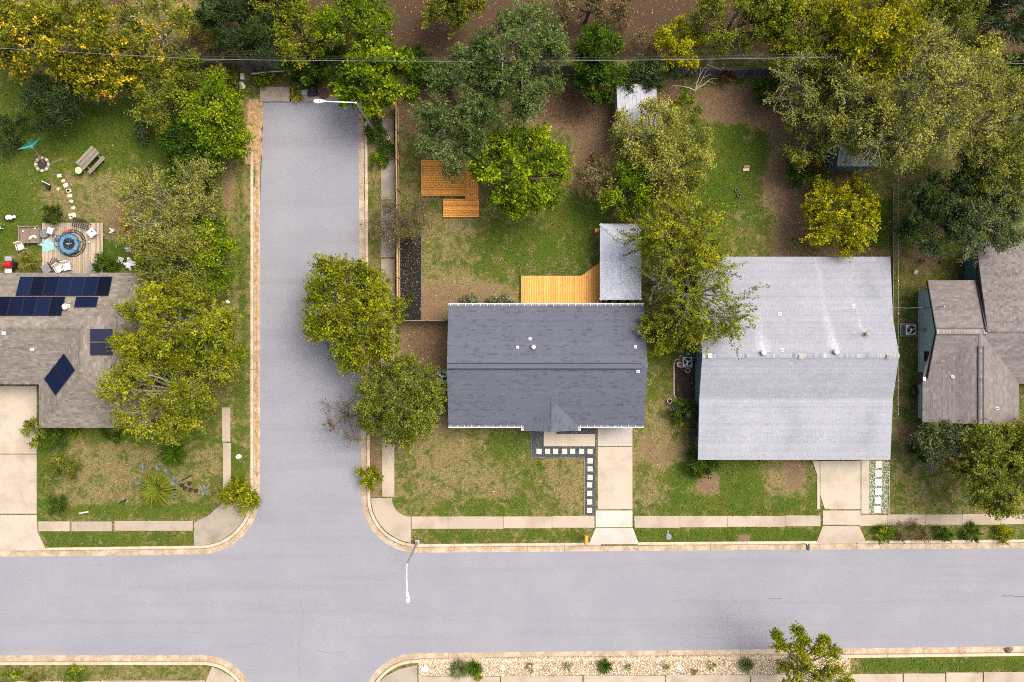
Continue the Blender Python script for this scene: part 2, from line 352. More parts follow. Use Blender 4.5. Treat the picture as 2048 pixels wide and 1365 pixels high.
# asphalt edges in photo pixels (angles measured with y down)
K1 = [(526, 203), (519, 420), (519, 990)] + arc(399, 990, 120, 0, 90)[1:] + [(100, 1114), (-260, 1117)]
K3 = [(-260, 1313), (405, 1312)] + arc(405, 1417, 105, -90, 0)[1:] + [(510, 1620)]
K4 = [(722, 1620), (722, 1418)] + arc(832, 1418, 110, 180, 270)[1:] + [(1300, 1303), (2300, 1291)]
K2 = [(2300, 1096), (1300, 1103), (834, 1107)] + arc(834, 995, 112, 90, 180)[1:] + [(719, 600), (716, 203)]
road_px = K1 + K3 + K4 + K2
road_w = np.array([P(*p) for p in road_px])
def inpoly(X, Y, poly):
    ins = np.zeros(X.shape, bool); n = len(poly); j = n - 1
    for i in range(n):
        xi, yi = poly[i]; xj, yj = poly[j]
        if yi != yj:
            c = ((yi > Y) != (yj > Y)) & (X < (xj - xi) * (Y - yi) / (yj - yi) + xi); ins ^= c
        j = i
    return ins
gx = np.concatenate([[-400, -200, -110, -75, -58], np.arange(-48, 48.01, 0.25), [58, 75, 110, 200, 400]])
gy = np.concatenate([[-400, -200, -110, -70, -48], np.arange(-36, 36.01, 0.25), [48, 70, 110, 200, 400]])
X, Y = np.meshgrid(gx, gy)
near = np.zeros(X.shape, bool)
for dx, dy in [(0, 0), (.52, 0), (-.52, 0), (0, .52), (0, -.52), (.37, .37), (-.37, .37), (.37, -.37), (-.37, -.37)]:
    near |= inpoly(X + dx, Y + dy, road_w)
PX, PY = X * K + 1024, 682.5 - Y * K
Z = 0.02 * np.sin(X * 0.9 + 1.3 * np.sin(Y * 0.7)) * np.cos(Y * 0.8) - 0.01
Z[near] = -0.26
cov = {'green': np.full(X.shape, 0.5), 'dirt': np.full(X.shape, 0.12), 'litter': np.zeros(X.shape), 'warm': np.zeros(X.shape)}
def paint(px, py, rx, ry, s=1.0, soft=2, **kw):
    q = np.exp(-(((PX - px) / rx) ** 2 + ((PY - py) / ry) ** 2) ** soft) * s
    for k, v in kw.items(): cov[k] = cov[k] * (1 - q) + v * q
def prect(x0, y0, x1, y1, edge=8, s=1.0, **kw):
    fx = np.clip((PX - x0) / edge, 0, 1) * np.clip((x1 - PX) / edge, 0, 1); fy = np.clip((PY - y0) / edge, 0, 1) * np.clip((y1 - PY) / edge, 0, 1)
    q = fx * fy * s
    for k, v in kw.items(): cov[k] = cov[k] * (1 - q) + v * q
# woods behind the back fence
prect(-300, -200, 2400, 128, 20, green=.3, dirt=.3, litter=.75)
paint(840, 60, 60, 90, litter=1); paint(1270, 60, 170, 70, litter=.72, dirt=.8, green=.15); paint(1430, 115, 120, 18, green=.45, litter=.2, dirt=.3)
paint(90, 40, 150, 60, green=.5, litter=.15, dirt=.2); paint(330, 30, 80, 60, green=.35, litter=.2); paint(415, 65, 40, 60, litter=.55, green=.45, dirt=.2)
# left back yard
prect(-300, 150, 440, 560, 30, green=.74, dirt=.06, litter=0); paint(200, 245, 110, 60, green=1.05); paint(20, 400, 90, 90, green=1.0)
paint(170, 395, 130, 60, green=.40, dirt=.25); paint(250, 430, 70, 60, green=.3, dirt=.45); paint(60, 330, 90, 40, green=.68); paint(60, 520, 50, 30, green=.5)
paint(205, 190, 60, 22, green=.35, dirt=.5)
# left front yard
prect(70, 850, 448, 1045, 12, green=.50, dirt=.10, litter=0); paint(230, 915, 90, 45, green=.34, dirt=.36); paint(215, 975, 90, 45, green=.36, dirt=.16); paint(300, 870, 150, 22, green=.8)
paint(90, 960, 25, 90, green=.7); paint(260, 1022, 200, 16, green=.72); paint(410, 930, 30, 50, green=.40)
prect(76, 1062, 390, 1100, 6, green=.70, dirt=0.02)
# left street verge
prect(438, 170, 500, 1000, 8, green=.50, dirt=.2, litter=0); paint(482, 620, 10, 180, green=.68); paint(455, 380, 12, 70, dirt=.75, green=.2); paint(470, 640, 14, 60, green=.35); paint(466, 440, 10, 60, dirt=.5)
paint(470, 950, 22, 60, green=.85)
paint(505, 230, 16, 45, dirt=1.0, warm=.9, green=.1, s=.9); paint(494, 290, 8, 40, dirt=.9, warm=.7, green=.1); paint(493, 380, 5, 60, dirt=.5, warm=.5, green=.3)
prect(480, 150, 720, 206, 10, green=.5, dirt=.2, litter=.45)
# verge right of the street
prect(724, 205, 795, 1000, 8, green=.42, dirt=.22, litter=.05); paint(742, 440, 14, 90, green=.45); paint(742, 940, 22, 60, dirt=.85, green=.1, litter=.35); paint(742, 260, 16, 60, dirt=.6)
paint(745, 760, 40, 120, dirt=.5, litter=.3)
# middle back yard
prect(798, 128, 1235, 615, 14, green=.5, dirt=.12, litter=0); paint(870, 200, 90, 80, dirt=.9, litter=.35, green=.2); paint(1130, 210, 100, 60, litter=.55, dirt=.85, green=.15); paint(1180, 270, 50, 90, dirt=.9, green=.15); paint(820, 330, 20, 60, green=.5)
paint(1120, 290, 40, 40, green=.5, dirt=.4); paint(1060, 490, 150, 55, green=.74, dirt=.02); paint(1120, 560, 70, 40, green=.6); paint(890, 520, 50, 40, green=.45)
paint(930, 585, 110, 30, green=.2, dirt=.6); paint(860, 615, 40, 30, green=.1, dirt=.95); paint(880, 460, 60, 40, green=.35, dirt=.2); paint(1165, 350, 40, 50, dirt=.5, green=.3); paint(1010, 540, 60, 35, green=.62)
paint(1150, 430, 60, 40, green=.8)
prect(796, 640, 900, 870, 10, green=.22, dirt=.75, litter=.35); paint(850, 690, 40, 60, litter=.5, green=.35)
# middle front lawn
prect(788, 855, 1175, 1034, 8, green=.40, dirt=.03, litter=0); paint(1030, 890, 90, 40, green=.68); paint(860, 890, 90, 35, green=.28, dirt=.18); paint(1000, 1015, 190, 22, green=.62); paint(1120, 940, 60, 40, green=.35); paint(810, 960, 25, 60, green=.5)
paint(1060, 960, 40, 70, green=.56); paint(1150, 980, 30, 60, green=.33)
prect(822, 1055, 1195, 1092, 6, green=.62, dirt=.02)
# right back yard
prect(1320, 150, 1790, 515, 14, green=.55, dirt=.2, litter=0); paint(1440, 330, 70, 120, green=1.0, dirt=0); paint(1460, 210, 90, 40, dirt=.9, green=.1); paint(1575, 400, 45, 130, dirt=.95, green=.1); paint(1560, 240, 60, 60, dirt=.9, green=.2); paint(1500, 450, 60, 50, green=.6, dirt=.1)
paint(1520, 290, 20, 40, green=.8, dirt=.1); paint(1700, 505, 110, 12, dirt=.8); paint(1760, 450, 25, 60, green=.7); paint(1600, 490, 60, 20, dirt=.5, green=.5)
paint(1340, 190, 25, 40, dirt=.9, litter=.4); paint(1660, 330, 100, 60, litter=.6, dirt=.6)
# between the middle and pale houses, and the pale house's lawn
prect(1285, 600, 1400, 1034, 10, green=.5, dirt=.25, litter=0); paint(1335, 720, 30, 120, green=.65); paint(1320, 880, 50, 60, green=.30, dirt=.45); paint(1300, 960, 60, 60, green=.42, dirt=.15); paint(1350, 850, 25, 80, dirt=.45, green=.3)
prect(1268, 918, 1640, 1034, 8, green=.72, dirt=.02); paint(1320, 905, 50, 35, green=.28, dirt=.5); paint(1418, 965, 28, 26, dirt=.72, green=.2); paint(1570, 955, 60, 45, dirt=.55, green=.3, litter=.15); paint(1590, 950, 18, 30, dirt=.8, litter=.4); paint(1300, 985, 40, 40, green=.38); paint(1480, 960, 50, 40, green=.8)
prect(1268, 1055, 1645, 1090, 6, green=.80, dirt=.0); paint(1488, 1078, 12, 10, dirt=1, green=.1)
# right side yard
prect(1786, 480, 1850, 1030, 8, green=.52, dirt=.3, litter=0); paint(1805, 900, 30, 60, dirt=.5, green=.45); paint(1812, 640, 25, 120, green=.6, dirt=.18)
prect(1800, 480, 1960, 600, 14, green=.6, dirt=.35); paint(1840, 520, 40, 30, dirt=.6, green=.4)
prect(1780, 880, 2300, 1030, 12, green=.5, dirt=.18); paint(1850, 990, 60, 40, green=.48, dirt=.15); paint(1900, 910, 80, 40, litter=.5, green=.4)
prect(1722, 1050, 2300, 1090, 6, green=.62, dirt=.3)
# opposite side of the main street
prect(-300, 1330, 430, 1500, 6, green=.45, dirt=.08); prect(1690, 1310, 2400, 1345, 6, green=.8, dirt=.02); paint(1700, 1328, 30, 20, green=.4)
nx, ny = len(gx), len(gy)
V = np.stack([X.ravel(), Y.ravel(), Z.ravel()], 1)
ii = (np.arange(ny - 1)[:, None] * nx + np.arange(nx - 1)[None]).ravel()
gme = np_mesh('ground', V, np.stack([ii, ii + 1, ii + nx + 1, ii + nx], 1), np.zeros(len(ii)))
for k, a in cov.items():
    at = gme.attributes.new(k, 'FLOAT', 'POINT'); at.data.foreach_set('value', np.clip(a, 0, 1.2).ravel().astype(np.float32))
ground = link('ground', gme, M['ground'], smooth=True); ground['kind'] = 'structure'
def cover_at(x, y, k):
    i = np.clip(np.searchsorted(gx, x), 0, nx - 1); j = np.clip(np.searchsorted(gy, y), 0, ny - 1); return cov[k][j, i]

ROADZ = -0.13
mb = MB(); mb.prism([tuple(p) for p in road_w], -0.22, ROADZ)
road = mb.build('road', M['asphalt']); road['kind'] = 'structure'
def crack(pts, wd=0.03):
    m = MB(); q = []
    for i in range(len(pts) - 1):
        a, b = Vector(P3(*pts[i])), Vector(P3(*pts[i + 1])); n = max(2, int((b - a).length / 0.25))
        for k in range(n): q.append(a.lerp(b, k / n) + Vector((random.uniform(-.05, .05), random.uniform(-.05, .05), 0)))
    for i in range(len(q) - 1):
        d = (q[i + 1] - q[i]).normalized(); nn = Vector((-d.y, d.x, 0)) * wd / 2; z = Vector((0, 0, ROADZ + 0.004))
        m.add([q[i] - nn + z, q[i + 1] - nn + z, q[i + 1] + nn + z, q[i] + nn + z], [(0, 1, 2, 3)])
    m.build('road_crack', M['crack'], road)
crack([(1538, 1197), (1572, 1199)], .04); crack([(2005, 1193), (2048, 1194), (2110, 1193)], .06); crack([(600, 1205), (606, 1240), (597, 1290), (598, 1330), (600, 1366)], .014)
crack([(630, 1303), (665, 1308), (700, 1304)], .015); crack([(500, 1288), (540, 1293)], .012); crack([(880, 1270), (890, 1288), (900, 1289)], .012)

PROF = [(0, -0.24), (0, -0.125), (0.46, -0.10), (0.52, 0.012), (0.56, 0.03), (0.74, 0.03), (0.76, 0.01), (0.76, -0.24)]
PROF_D = [(0, -0.24), (0, -0.125), (0.46, -0.10), (0.52, -0.085), (0.60, -0.06), (0.74, -0.012), (0.76, -0.012), (0.76, -0.24)]
def resample(pts, step):
    out = []; acc = [pts[0]]; need = step; segs = []
    P_ = [np.array(p, float) for p in pts]; cur = [P_[0]]; left = step
    for a, b in zip(P_[:-1], P_[1:]):
        d = np.linalg.norm(b - a); t = 0
        while d - t > left:
            t += left; q = a + (b - a) * t / d; cur.append(q); segs.append(cur); cur = [q]; left = step
        left -= d - t; cur.append(b)
    if len(cur) > 1: segs.append(cur)
    return segs
def kerb(path_px, outward, dropped=()):
    """outward: +1 if the kerb lies to the left of travel in world xy"""
    root = setting('kerb')
    pts = [P(*p) for p in path_px]
    for seg in resample(pts, 3.05):
        seg = [np.array(p) for p in seg]
        q = [seg[0]]
        for p in seg[1:]:
            if np.linalg.norm(p - q[-1]) > 0.02: q.append(p)
        if len(q) < 2: continue
        n = len(q); m = MB(); rows = []
        midx = (q[0] + q[-1])[0] / 2 * K + 1024; midy = 682.5 - (q[0] + q[-1])[1] / 2 * K
        pr = PROF_D if any(a <= midx <= b and c <= midy <= d for a, b, c, d in dropped) else PROF
        for i in range(n):
            d0 = q[min(i + 1, n - 1)] - q[max(i - 1, 0)]; d0 /= np.linalg.norm(d0)
            nn = np.array([-d0[1], d0[0]]) * outward
            p = q[i].copy()
            if i == 0: p += d0 * 0.008
            if i == n - 1: p -= d0 * 0.008
            rows.append([(p[0] + nn[0] * o, p[1] + nn[1] * o, z) for o, z in pr])
        k = len(pr); vs = [v for r_ in rows for v in r_]
        fs = [(i * k + j, (i + 1) * k + j, (i + 1) * k + j + 1, i * k + j + 1) for i in range(n - 1) for j in range(k - 1)]
        fs += [tuple(range(k)), tuple(range((n - 1) * k + k - 1, (n - 1) * k - 1, -1))]
        if outward > 0: fs = [f[::-1] for f in fs]
        m.add(vs, fs); nq = (n - 1) * (k - 1); m.t = [(.1, .62, .95, .05, .05, .3, .3)[j % (k - 1)] if j < nq else .5 for j in range(len(fs))]; m.build('kerb_segment', M['kerb'], root)  # gutter tone is silt; the kerb face gets a painted-in dark shade line
KR1 = [(519, 300)] + K1[1:]
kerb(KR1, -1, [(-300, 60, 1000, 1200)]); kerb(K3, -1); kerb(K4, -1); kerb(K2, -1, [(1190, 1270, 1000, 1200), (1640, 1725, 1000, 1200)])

def silt(path_px, o0, o1, z0, z1, m, seed, name='gutter_silt'):
    r_ = np.random.default_rng(seed); mb = MB(); pts = []
    for seg in resample([P(*p) for p in path_px], .3): pts.append(np.array(seg[0]))
    rows = []
    for i, p in enumerate(pts):
        d0 = pts[min(i + 1, len(pts) - 1)] - pts[max(i - 1, 0)]; d0 /= np.linalg.norm(d0); nn = -np.array([-d0[1], d0[0]])
        a_, b_ = o0 + r_.uniform(-.10, .12), o1 + r_.uniform(-.12, .08)
        rows.append([(*(p + nn * (a_ + (b_ - a_) * t)), z0 + (z1 - z0) * t + .01 + (.02 * math.sin(3.14 * t))) for t in (0, .5, 1)])
    for i in range(len(rows) - 1):
        for k in range(2): mb.add([rows[i][k], rows[i][k + 1], rows[i + 1][k + 1], rows[i + 1][k]], [(0, 1, 2, 3)])
    o = mb.build(name, m, None, smooth=True); o['kind'] = 'stuff'
M['silt'] = plain('orange_silt', (.30, .20, .10), .95, var=.5, scale=3.5, bump=.4); M['silt_dull'] = plain('brown_silt', (.33, .24, .14), .95, var=.4, scale=4, bump=.4)
silt([(519, 285), (519, 960)], .12, .40, -.125, -.10, M['silt'], 1)
silt([(526, 200), (523, 250), (521, 300), (520, 330)], -.05, 1.25, -.125, .04, M['silt'], 2, 'dirt_mound')
PAVED = []
def slabs(root, polys, m='concrete', z=0.035, th=0.12, name='slab'):
    for p in polys:
        PAVED.append([P(*q) for q in p])
        a = [P(*q) for q in p]; cx = sum(q[0] for q in a) / len(a); cy = sum(q[1] for q in a) / len(a)
        a = [(cx + (q[0] - cx) * (1 - 0.012 / max(.3, abs(q[0] - cx))), cy + (q[1] - cy) * (1 - 0.012 / max(.3, abs(q[1] - cy)))) for q in a]
        b = MB(); b.prism([(q[0] - cx, q[1] - cy) for q in a], -th, 0); b.build(name, M[m], root, (cx, cy, z))
def rect(x0, y0, x1, y1): return [(x0, y0), (x1, y0), (x1, y1), (x0, y1)]
sw = setting('pavement')
_slabs = slabs
def slabs(root, polys, m='concrete', **kw): _slabs(root, polys, 'concrete_walk' if m == 'concrete' else m, **kw)
slabs(sw, [rect(823, 1033, 896, 1058), rect(896, 1033, 1007, 1058), rect(1007, 1033, 1104, 1057), rect(1104, 1032, 1189, 1056),
           [(1268, 1032), (1360, 1032), (1360, 1056), (1269, 1056)], rect(1360, 1032, 1455, 1055), rect(1455, 1032, 1570, 1054), rect(1570, 1031, 1641, 1053)])
slabs(sw, [rect(1718, 1030, 1775, 1052), rect(1775, 1029, 1850, 1051), rect(1850, 1029, 1925, 1050), rect(1925, 1028, 2000, 1050), rect(2000, 1028, 2090, 1049)])
def offs(path, d): # points pushed outward (toward the block) by d px around an arc centre
    return path
slabs(sw, [[(735, 996), (789, 996)] + arc(822, 996, 38, 180, 90, 8)[0:] + [(822, 1035), (822, 1088)] + arc(834, 995, 92, 90, 180, 10)[1:]])
slabs(sw, [[(388, 1046), (418, 1030), (441, 1010), (445, 1006), (500, 1000)] + arc(399, 990, 101, 8, 88, 9) + [(388, 1093)]], 'concrete_old')
slabs(sw, [rect(444, 815, 461, 884), rect(446, 886, 462, 1004)], 'concrete')
slabs(sw, [rect(77, 1043, 140, 1063), rect(143, 1043, 224, 1063), rect(229, 1042, 386, 1062)], 'concrete')
slabs(sw, [rect(764, 886, 789, 994)], 'concrete'); slabs(sw, [rect(762, 238, 788, 320), rect(762, 320, 790, 400), rect(762, 402, 790, 515), rect(762, 518, 790, 640), rect(762, 642, 790, 760), rect(763, 762, 790, 884)], 'concrete_old')
slabs(sw, [rect(520, 174, 580, 204)], 'concrete_old'); slabs(sw, [rect(582, 190, 716, 204)], 'concrete_old', z=0.02)
slabs(sw, [rect(837, 1353, 1000, 1400), rect(1002, 1352, 1165, 1400), rect(1167, 1351, 1330, 1400), rect(1332, 1350, 1500, 1400), rect(1502, 1349, 1660, 1400), rect(1662, 1348, 1805, 1400), rect(1807, 1347, 1890, 1400), rect(1892, 1345, 1965, 1400), rect(1967, 1344, 2100, 1400)], 'concrete')
slabs(sw, [[(755, 1365), (775, 1350), (800, 1338), (835, 1330), (835, 1420), (742, 1420), (744, 1385)]], 'concrete_old'); slabs(sw, [rect(20, 1362, 200, 1420), rect(202, 1361, 410, 1420)], 'concrete'); slabs(sw, [[(424, 1333), (440, 1340), (468, 1357), (484, 1400), (412, 1400), (412, 1362)]], 'concrete')
# driveways
slabs = _slabs
dw = setting('driveway'); slabs(dw, [rect(1195, 856, 1265, 893)], 'concrete_pale', 0.045); slabs(dw, [rect(1195, 894, 1265, 1019)], 'concrete', 0.045)
slabs(dw, [rect(1191, 1021, 1265, 1055), [(1191, 1056), (1266, 1056), (1278, 1089), (1177, 1089)]], 'concrete_pale', 0.045)
dw = setting('driveway'); slabs(dw, [[(1640, 922), (1721, 922), (1721, 1019), (1649, 1019), (1640, 990)], [(1624, 921), (1639, 922), (1640, 1019), (1634, 1019), (1634, 950)], [(1645, 1021), (1721, 1021), (1721, 1050), (1645, 1050)], [(1645, 1052), (1718, 1052), (1733, 1086), (1632, 1086)], rect(1722, 921, 1738, 1028)], 'concrete', 0.045)
dw = setting('driveway'); slabs(dw, [rect(-40, 772, 74, 908), rect(-40, 909, 74, 1028), [(-40, 1030), (74, 1030), (76, 1066), (92, 1098), (-40, 1100)]], 'concrete', 0.045)
pt = setting('patio'); slabs(pt, [[(1087, 858), (1112, 858), (1112, 868), (1190, 868), (1190, 893), (1087, 893)]], 'concrete', 0.10)

def strew(name, m, poly_px, n, size, z, parent=None, flat=0.6, seed=1, pad=0.0, fn=None, stuff=True):
    """small stones / chips lying over a polygon, one joined mesh"""
    r = np.random.default_rng(seed); pw = np.array([P(*p) for p in poly_px]); lo, hi = pw.min(0), pw.max(0)
    x = r.uniform(lo[0], hi[0], n * 2); y = r.uniform(lo[1], hi[1], n * 2); ok = inpoly(x, y, pw); 
    if fn is not None: ok &= fn(x, y, r)
    x, y = x[ok][:n], y[ok][:n]; n = len(x)
    s = size * r.uniform(.5, 1.3, n); a = r.uniform(0, 2 * math.pi, n); asp = r.uniform(.6, 1, n)
    # a low four-sided pyramid frustum: 5 quads -> keep top + 4 sides
    cs = [(-1, -1), (1, -1), (1, 1), (-1, 1)]; vs = np.zeros((n, 8, 3))
    for k, (u, v) in enumerate(cs):
        for lv, sc in ((0, 1.0), (1, .6)):
            jx = u * s * sc * r.uniform(.75, 1.1, n) / 2; jy = v * s * asp * sc * r.uniform(.75, 1.1, n) / 2
            vs[:, k + 4 * lv, 0] = x + jx * np.cos(a) - jy * np.sin(a); vs[:, k + 4 * lv, 1] = y + jx * np.sin(a) + jy * np.cos(a)
            vs[:, k + 4 * lv, 2] = z + (0 if lv == 0 else 1) * s * flat * r.uniform(.7, 1.1, n)
    fq = np.array([(4, 5, 6, 7), (0, 1, 5, 4), (1, 2, 6, 5), (2, 3, 7, 6), (3, 0, 4, 7)])
    Q = (np.arange(n)[:, None, None] * 8 + fq[None]).reshape(-1, 4)
    o = link(name, np_mesh(name, vs.reshape(-1, 3), Q, np.repeat(r.random(n), 5)), m, parent)
    if stuff: o['kind'] = 'stuff'
    return o
# dark gravel bed with paver path
bed = [(1063, 858), (1191, 858), (1191, 1030), (1170, 1030), (1170, 915), (1063, 915)]
gb = setting('gravel_bed'); b = MB(); b.prism([P(*p) for p in bed], -0.08, 0.012); b.build('bed', plain('dark_bed', (.045, .052, .066), .9, var=.4, scale=30), gb)
strew('gravel', M['pebble_dark'], bed, 9000, 0.055, 0.012, gb, seed=3)
for pxs in ([(1078, 903), (1095, 903), (1111, 903), (1129, 903), (1145, 903), (1163, 903), (1180, 903)] + [(1180, 922), (1180, 938), (1180, 955), (1179, 970), (1179, 987), (1179, 1004), (1179, 1021)]):
    x, y = P(*pxs); b = MB(); s_ = .215 + random.uniform(-.005, .005)
    b.prism([(-s_, -s_), (s_, -s_), (s_, s_), (-s_, s_)], -0.05, 0.02); o = b.build('paver', M['paver'], gb, (x, y, 0.05), rot=random.uniform(-.03, .03))
for a_, b_ in [((1062, 858), (1062, 916)), ((1062, 916), (1169, 916)), ((1169, 916), (1169, 1030))]:
    b = MB(); b.bar(P3(*a_, .02), P3(*b_, .02), .05, .12); b.build('bed_edging', M['wood_grey'], gb)
wb = setting('gravel_strip'); strip = rect(1737, 922, 1778, 1028)
b = MB(); b.prism([P(*p) for p in strip], -0.06, 0.01); b.build('bed', plain('green_bed', (.11, .155, .045), .9, var=.5, scale=9), wb)
strew('white_gravel', M['pebble_white'], strip, 900, 0.09, 0.01, wb, seed=4)
for pxs in [(1757, 929), (1756, 947), (1756, 965), (1756, 983), (1755, 1001), (1754, 1019)]:
    x, y = P(*pxs); b = MB(); b.prism([(-.28, -.28), (.28, -.28), (.28, .28), (-.28, .28)], -0.05, 0.02); b.build('paver', M['paver_grey'], wb, (x, y, .06), rot=random.uniform(-.05, .05))
b = MB(); b.bar(P3(1779, 925, .04), P3(1777, 1030, .04), .06, .12); b.build('bed_edging', M['kerb'], wb)
rb = setting('rock_bed'); rk = [(837, 1318), (1560, 1310), (1700, 1311), (1700, 1348), (837, 1353)]
b = MB(); b.prism([P(*p) for p in rk], -0.06, 0.01); b.build('bed', plain('tan_bed', (.33, .25, .16), .9, var=.3, scale=14), rb)
strew('pebbles', M['pebble_tan'], rk, 9500, 0.10, 0.01, rb, seed=5)
ml = setting('mulch_bed'); mk = [(801, 478), (842, 470), (843, 640), (801, 640)]
b = MB(); b.prism([P(*p) for p in mk], -0.06, 0.01); b.build('bed', plain('black_bed', (.012, .010, .010), .95, var=.4, scale=20), ml)
strew('mulch', M['mulch'], mk, 5000, 0.08, 0.01, ml, seed=6)
b = MB(); b.tube([P3(842, 640, .03), P3(843, 560, .03), P3(843, 470, .03), P3(838, 455, .03), P3(826, 452, .03)], .03, 6); b.build('bed_edging', M['wood_grey'], ml)
# loose fallen leaves over lawns and woods
def notroad(x, y, r):
    k = np.zeros(len(x), bool)
    for dx, dy in [(0, 0), (.85, 0), (-.85, 0), (0, .85), (0, -.85), (.6, .6), (-.6, .6), (.6, -.6), (-.6, -.6)]: k |= inpoly(x + dx, y + dy, road_w)
    for q in PAVED: k |= inpoly(x, y, q)
    return ~k
strew('fallen_leaves', M['litter'], rect(-40, -40, 2090, 1030), 11000, 0.085, 0.02, flat=.15, seed=8, fn=lambda x, y, r: notroad(x, y, r) & (r.random(len(x)) < np.clip(.12 + cover_at(x, y, 'litter') + .5 * cover_at(x, y, 'dirt'), 0, 1)))
# grass tufts
def grass(n=95000, seed=11):
    r = np.random.default_rng(seed); pw = np.array([(-44, -29), (44, -29), (44, 29), (-44, 29)])
    x = r.uniform(-44, 44, n * 3); y = r.uniform(-29, 29, n * 3); g = cover_at(x, y, 'green') * (1 - np.clip(cover_at(x, y, 'dirt') * 1.4, 0, 1)) * (1 - np.clip(cover_at(x, y, 'litter') * 1.5, 0, 1))
    nz = np.sin(x * 1.3 + 2 * np.sin(y * .9)) * np.sin(y * 1.7 + 2 * np.sin(x * .6)) * .5 + .5
    ok = notroad(x, y, r) & (r.random(n * 3) < np.clip(g * 1.1 * (0.35 + nz), 0, 1)); x, y, g, nz = x[ok][:n], y[ok][:n], g[ok][:n], nz[ok][:n]; n = len(x)
    a = r.uniform(0, 2 * math.pi, n); ln = r.uniform(.07, .20, n); wd = r.uniform(.03, .07, n); h = r.uniform(.02, .09, n)
    ca, sa = np.cos(a), np.sin(a); vs = np.zeros((n, 4, 3))
    for k, (t_, s_) in enumerate([(-.5, 0), (0, .5), (.5, 0), (0, -.5)]):
        vs[:, k, 0] = x + ca * ln * t_ - sa * wd * s_; vs[:, k, 1] = y + sa * ln * t_ + ca * wd * s_; vs[:, k, 2] = .015 + h * (t_ + .5)
    tone = np.clip(r.normal(.42, .17, n) + (r.random(n) > np.clip(g + .12, 0, 1)) * .42 + (nz - .5) * .12, 0, 1)
    o = link('grass', np_mesh('grass', vs.reshape(-1, 3), np.arange(4 * n).reshape(-1, 4), tone), M['grass']); o['kind'] = 'stuff'
grass()
# ------------------------------------------------------------------ roofs and houses
def shingles(parent, planes, m, course=0.145, width=0.32, seed=1, tonefn=None, sd=.16, patch=None, lift=0.010):
    """planes: list of 3D polygons (first edge = eave, level). Every shingle is its own wedge, joined into one part."""
    r = random.Random(seed); mb = MB(); nr = np.random.default_rng(seed)
    for poly in planes:
        poly = [Vector(p) for p in poly]; u = (poly[1] - poly[0]).normalized(); n = (poly[1] - poly[0]).cross(poly[-1] - poly[0]).normalized()
        if n.z < 0: n = -n
        v = n.cross(u).normalized()
        if v.z < 0: v = -v
        o = poly[0]; p2 = [((p - o).dot(u), (p - o).dot(v)) for p in poly]; vmax = max(q[1] for q in p2); vmin = min(q[1] for q in p2)
        def cut(vv):
            xs = []
            for i in range(len(p2)):
                (a, b), (c, d) = p2[i], p2[(i + 1) % len(p2)]
                if (b > vv) != (d > vv): xs.append(a + (c - a) * (vv - b) / (d - b))
            xs.sort(); return [(xs[i], xs[i + 1]) for i in range(0, len(xs) - 1, 2)]
        v0 = vmin
        while v0 < vmax - 0.01:
            v1 = min(v0 + course, vmax); I0, I1 = cut(v0 + 1e-4), cut(v1 - 1e-4)
            if len(I0) != len(I1): I0 = I1 = cut((v0 + v1) / 2)
            rowt = r.gauss(0, .03)
            for (a0, b0), (a1, b1) in zip(I0, I1):
                c = min(a0, a1) - r.random() * width
                while c < max(b0, b1):
                    d = c + width * r.uniform(.75, 1.25); g = .003
                    l0, r0, l1, r1 = max(c + g, a0), min(d - g, b0), max(c + g, a1), min(d - g, b1)
                    if r0 - l0 > .01 or r1 - l1 > .01:
                        l0, l1 = min(l0, r0), min(l1, r1)
                        if l0 > b0: l0 = r0 = b0
                        if r0 < a0: l0 = r0 = a0
                        if l1 > b1: l1 = r1 = b1
                        if r1 < a1: l1 = r1 = a1
                        h = lift * r.uniform(.7, 1.2)
                        A, B_ = o + u * l0 + v * v0, o + u * r0 + v * v0; Cc, D = o + u * r1 + v * (v1 + .004), o + u * l1 + v * (v1 + .004)
                        t = .5 + rowt + r.gauss(0, sd)
                        if patch and r.random() < patch[0]: t += patch[1]
                        if tonefn:
                            q = (A + Cc) / 2; t += tonefn(q.x, q.y)
                        t = min(1, max(0, t))
                        mb.add([A + n * h, B_ + n * h, Cc + n * .005, D + n * .005, A + n * .001, B_ + n * .001], [(0, 1, 2, 3), (4, 5, 1, 0)], t)
                    c = d
            v0 += course
    o_ = mb.build('shingles', m, parent); o_['kind'] = 'stuff'; return o_
def ridge_caps(parent, lines, m, wd=0.15, drop=0.05, seed=2, step=.22, name='ridge_cap', tone=.45):
    r = random.Random(seed); mb = MB()
    for a, b in lines:
        a, b = Vector(a), Vector(b); d = b - a; n = max(1, int(d.length / step)); dn = d.normalized(); s = Vector((-dn.y, dn.x, 0)).normalized() * wd
        for i in range(n):
            p, q = a + d * i / n, a + d * (i + 1.15) / n; up = Vector((0, 0, .03)); dz = Vector((0, 0, -drop))
            mb.add([p + up + Vector((0, 0, .012)), q + up, p + s + dz + up + Vector((0, 0, .012)), q + s + dz + up, p - s + dz + up + Vector((0, 0, .012)), q - s + dz + up], [(0, 1, 3, 2), (1, 0, 4, 5), (0, 2, 4)], min(1, max(0, tone + r.gauss(0, .1))))
    o = mb.build(name, m, parent); o['kind'] = 'stuff'; return o
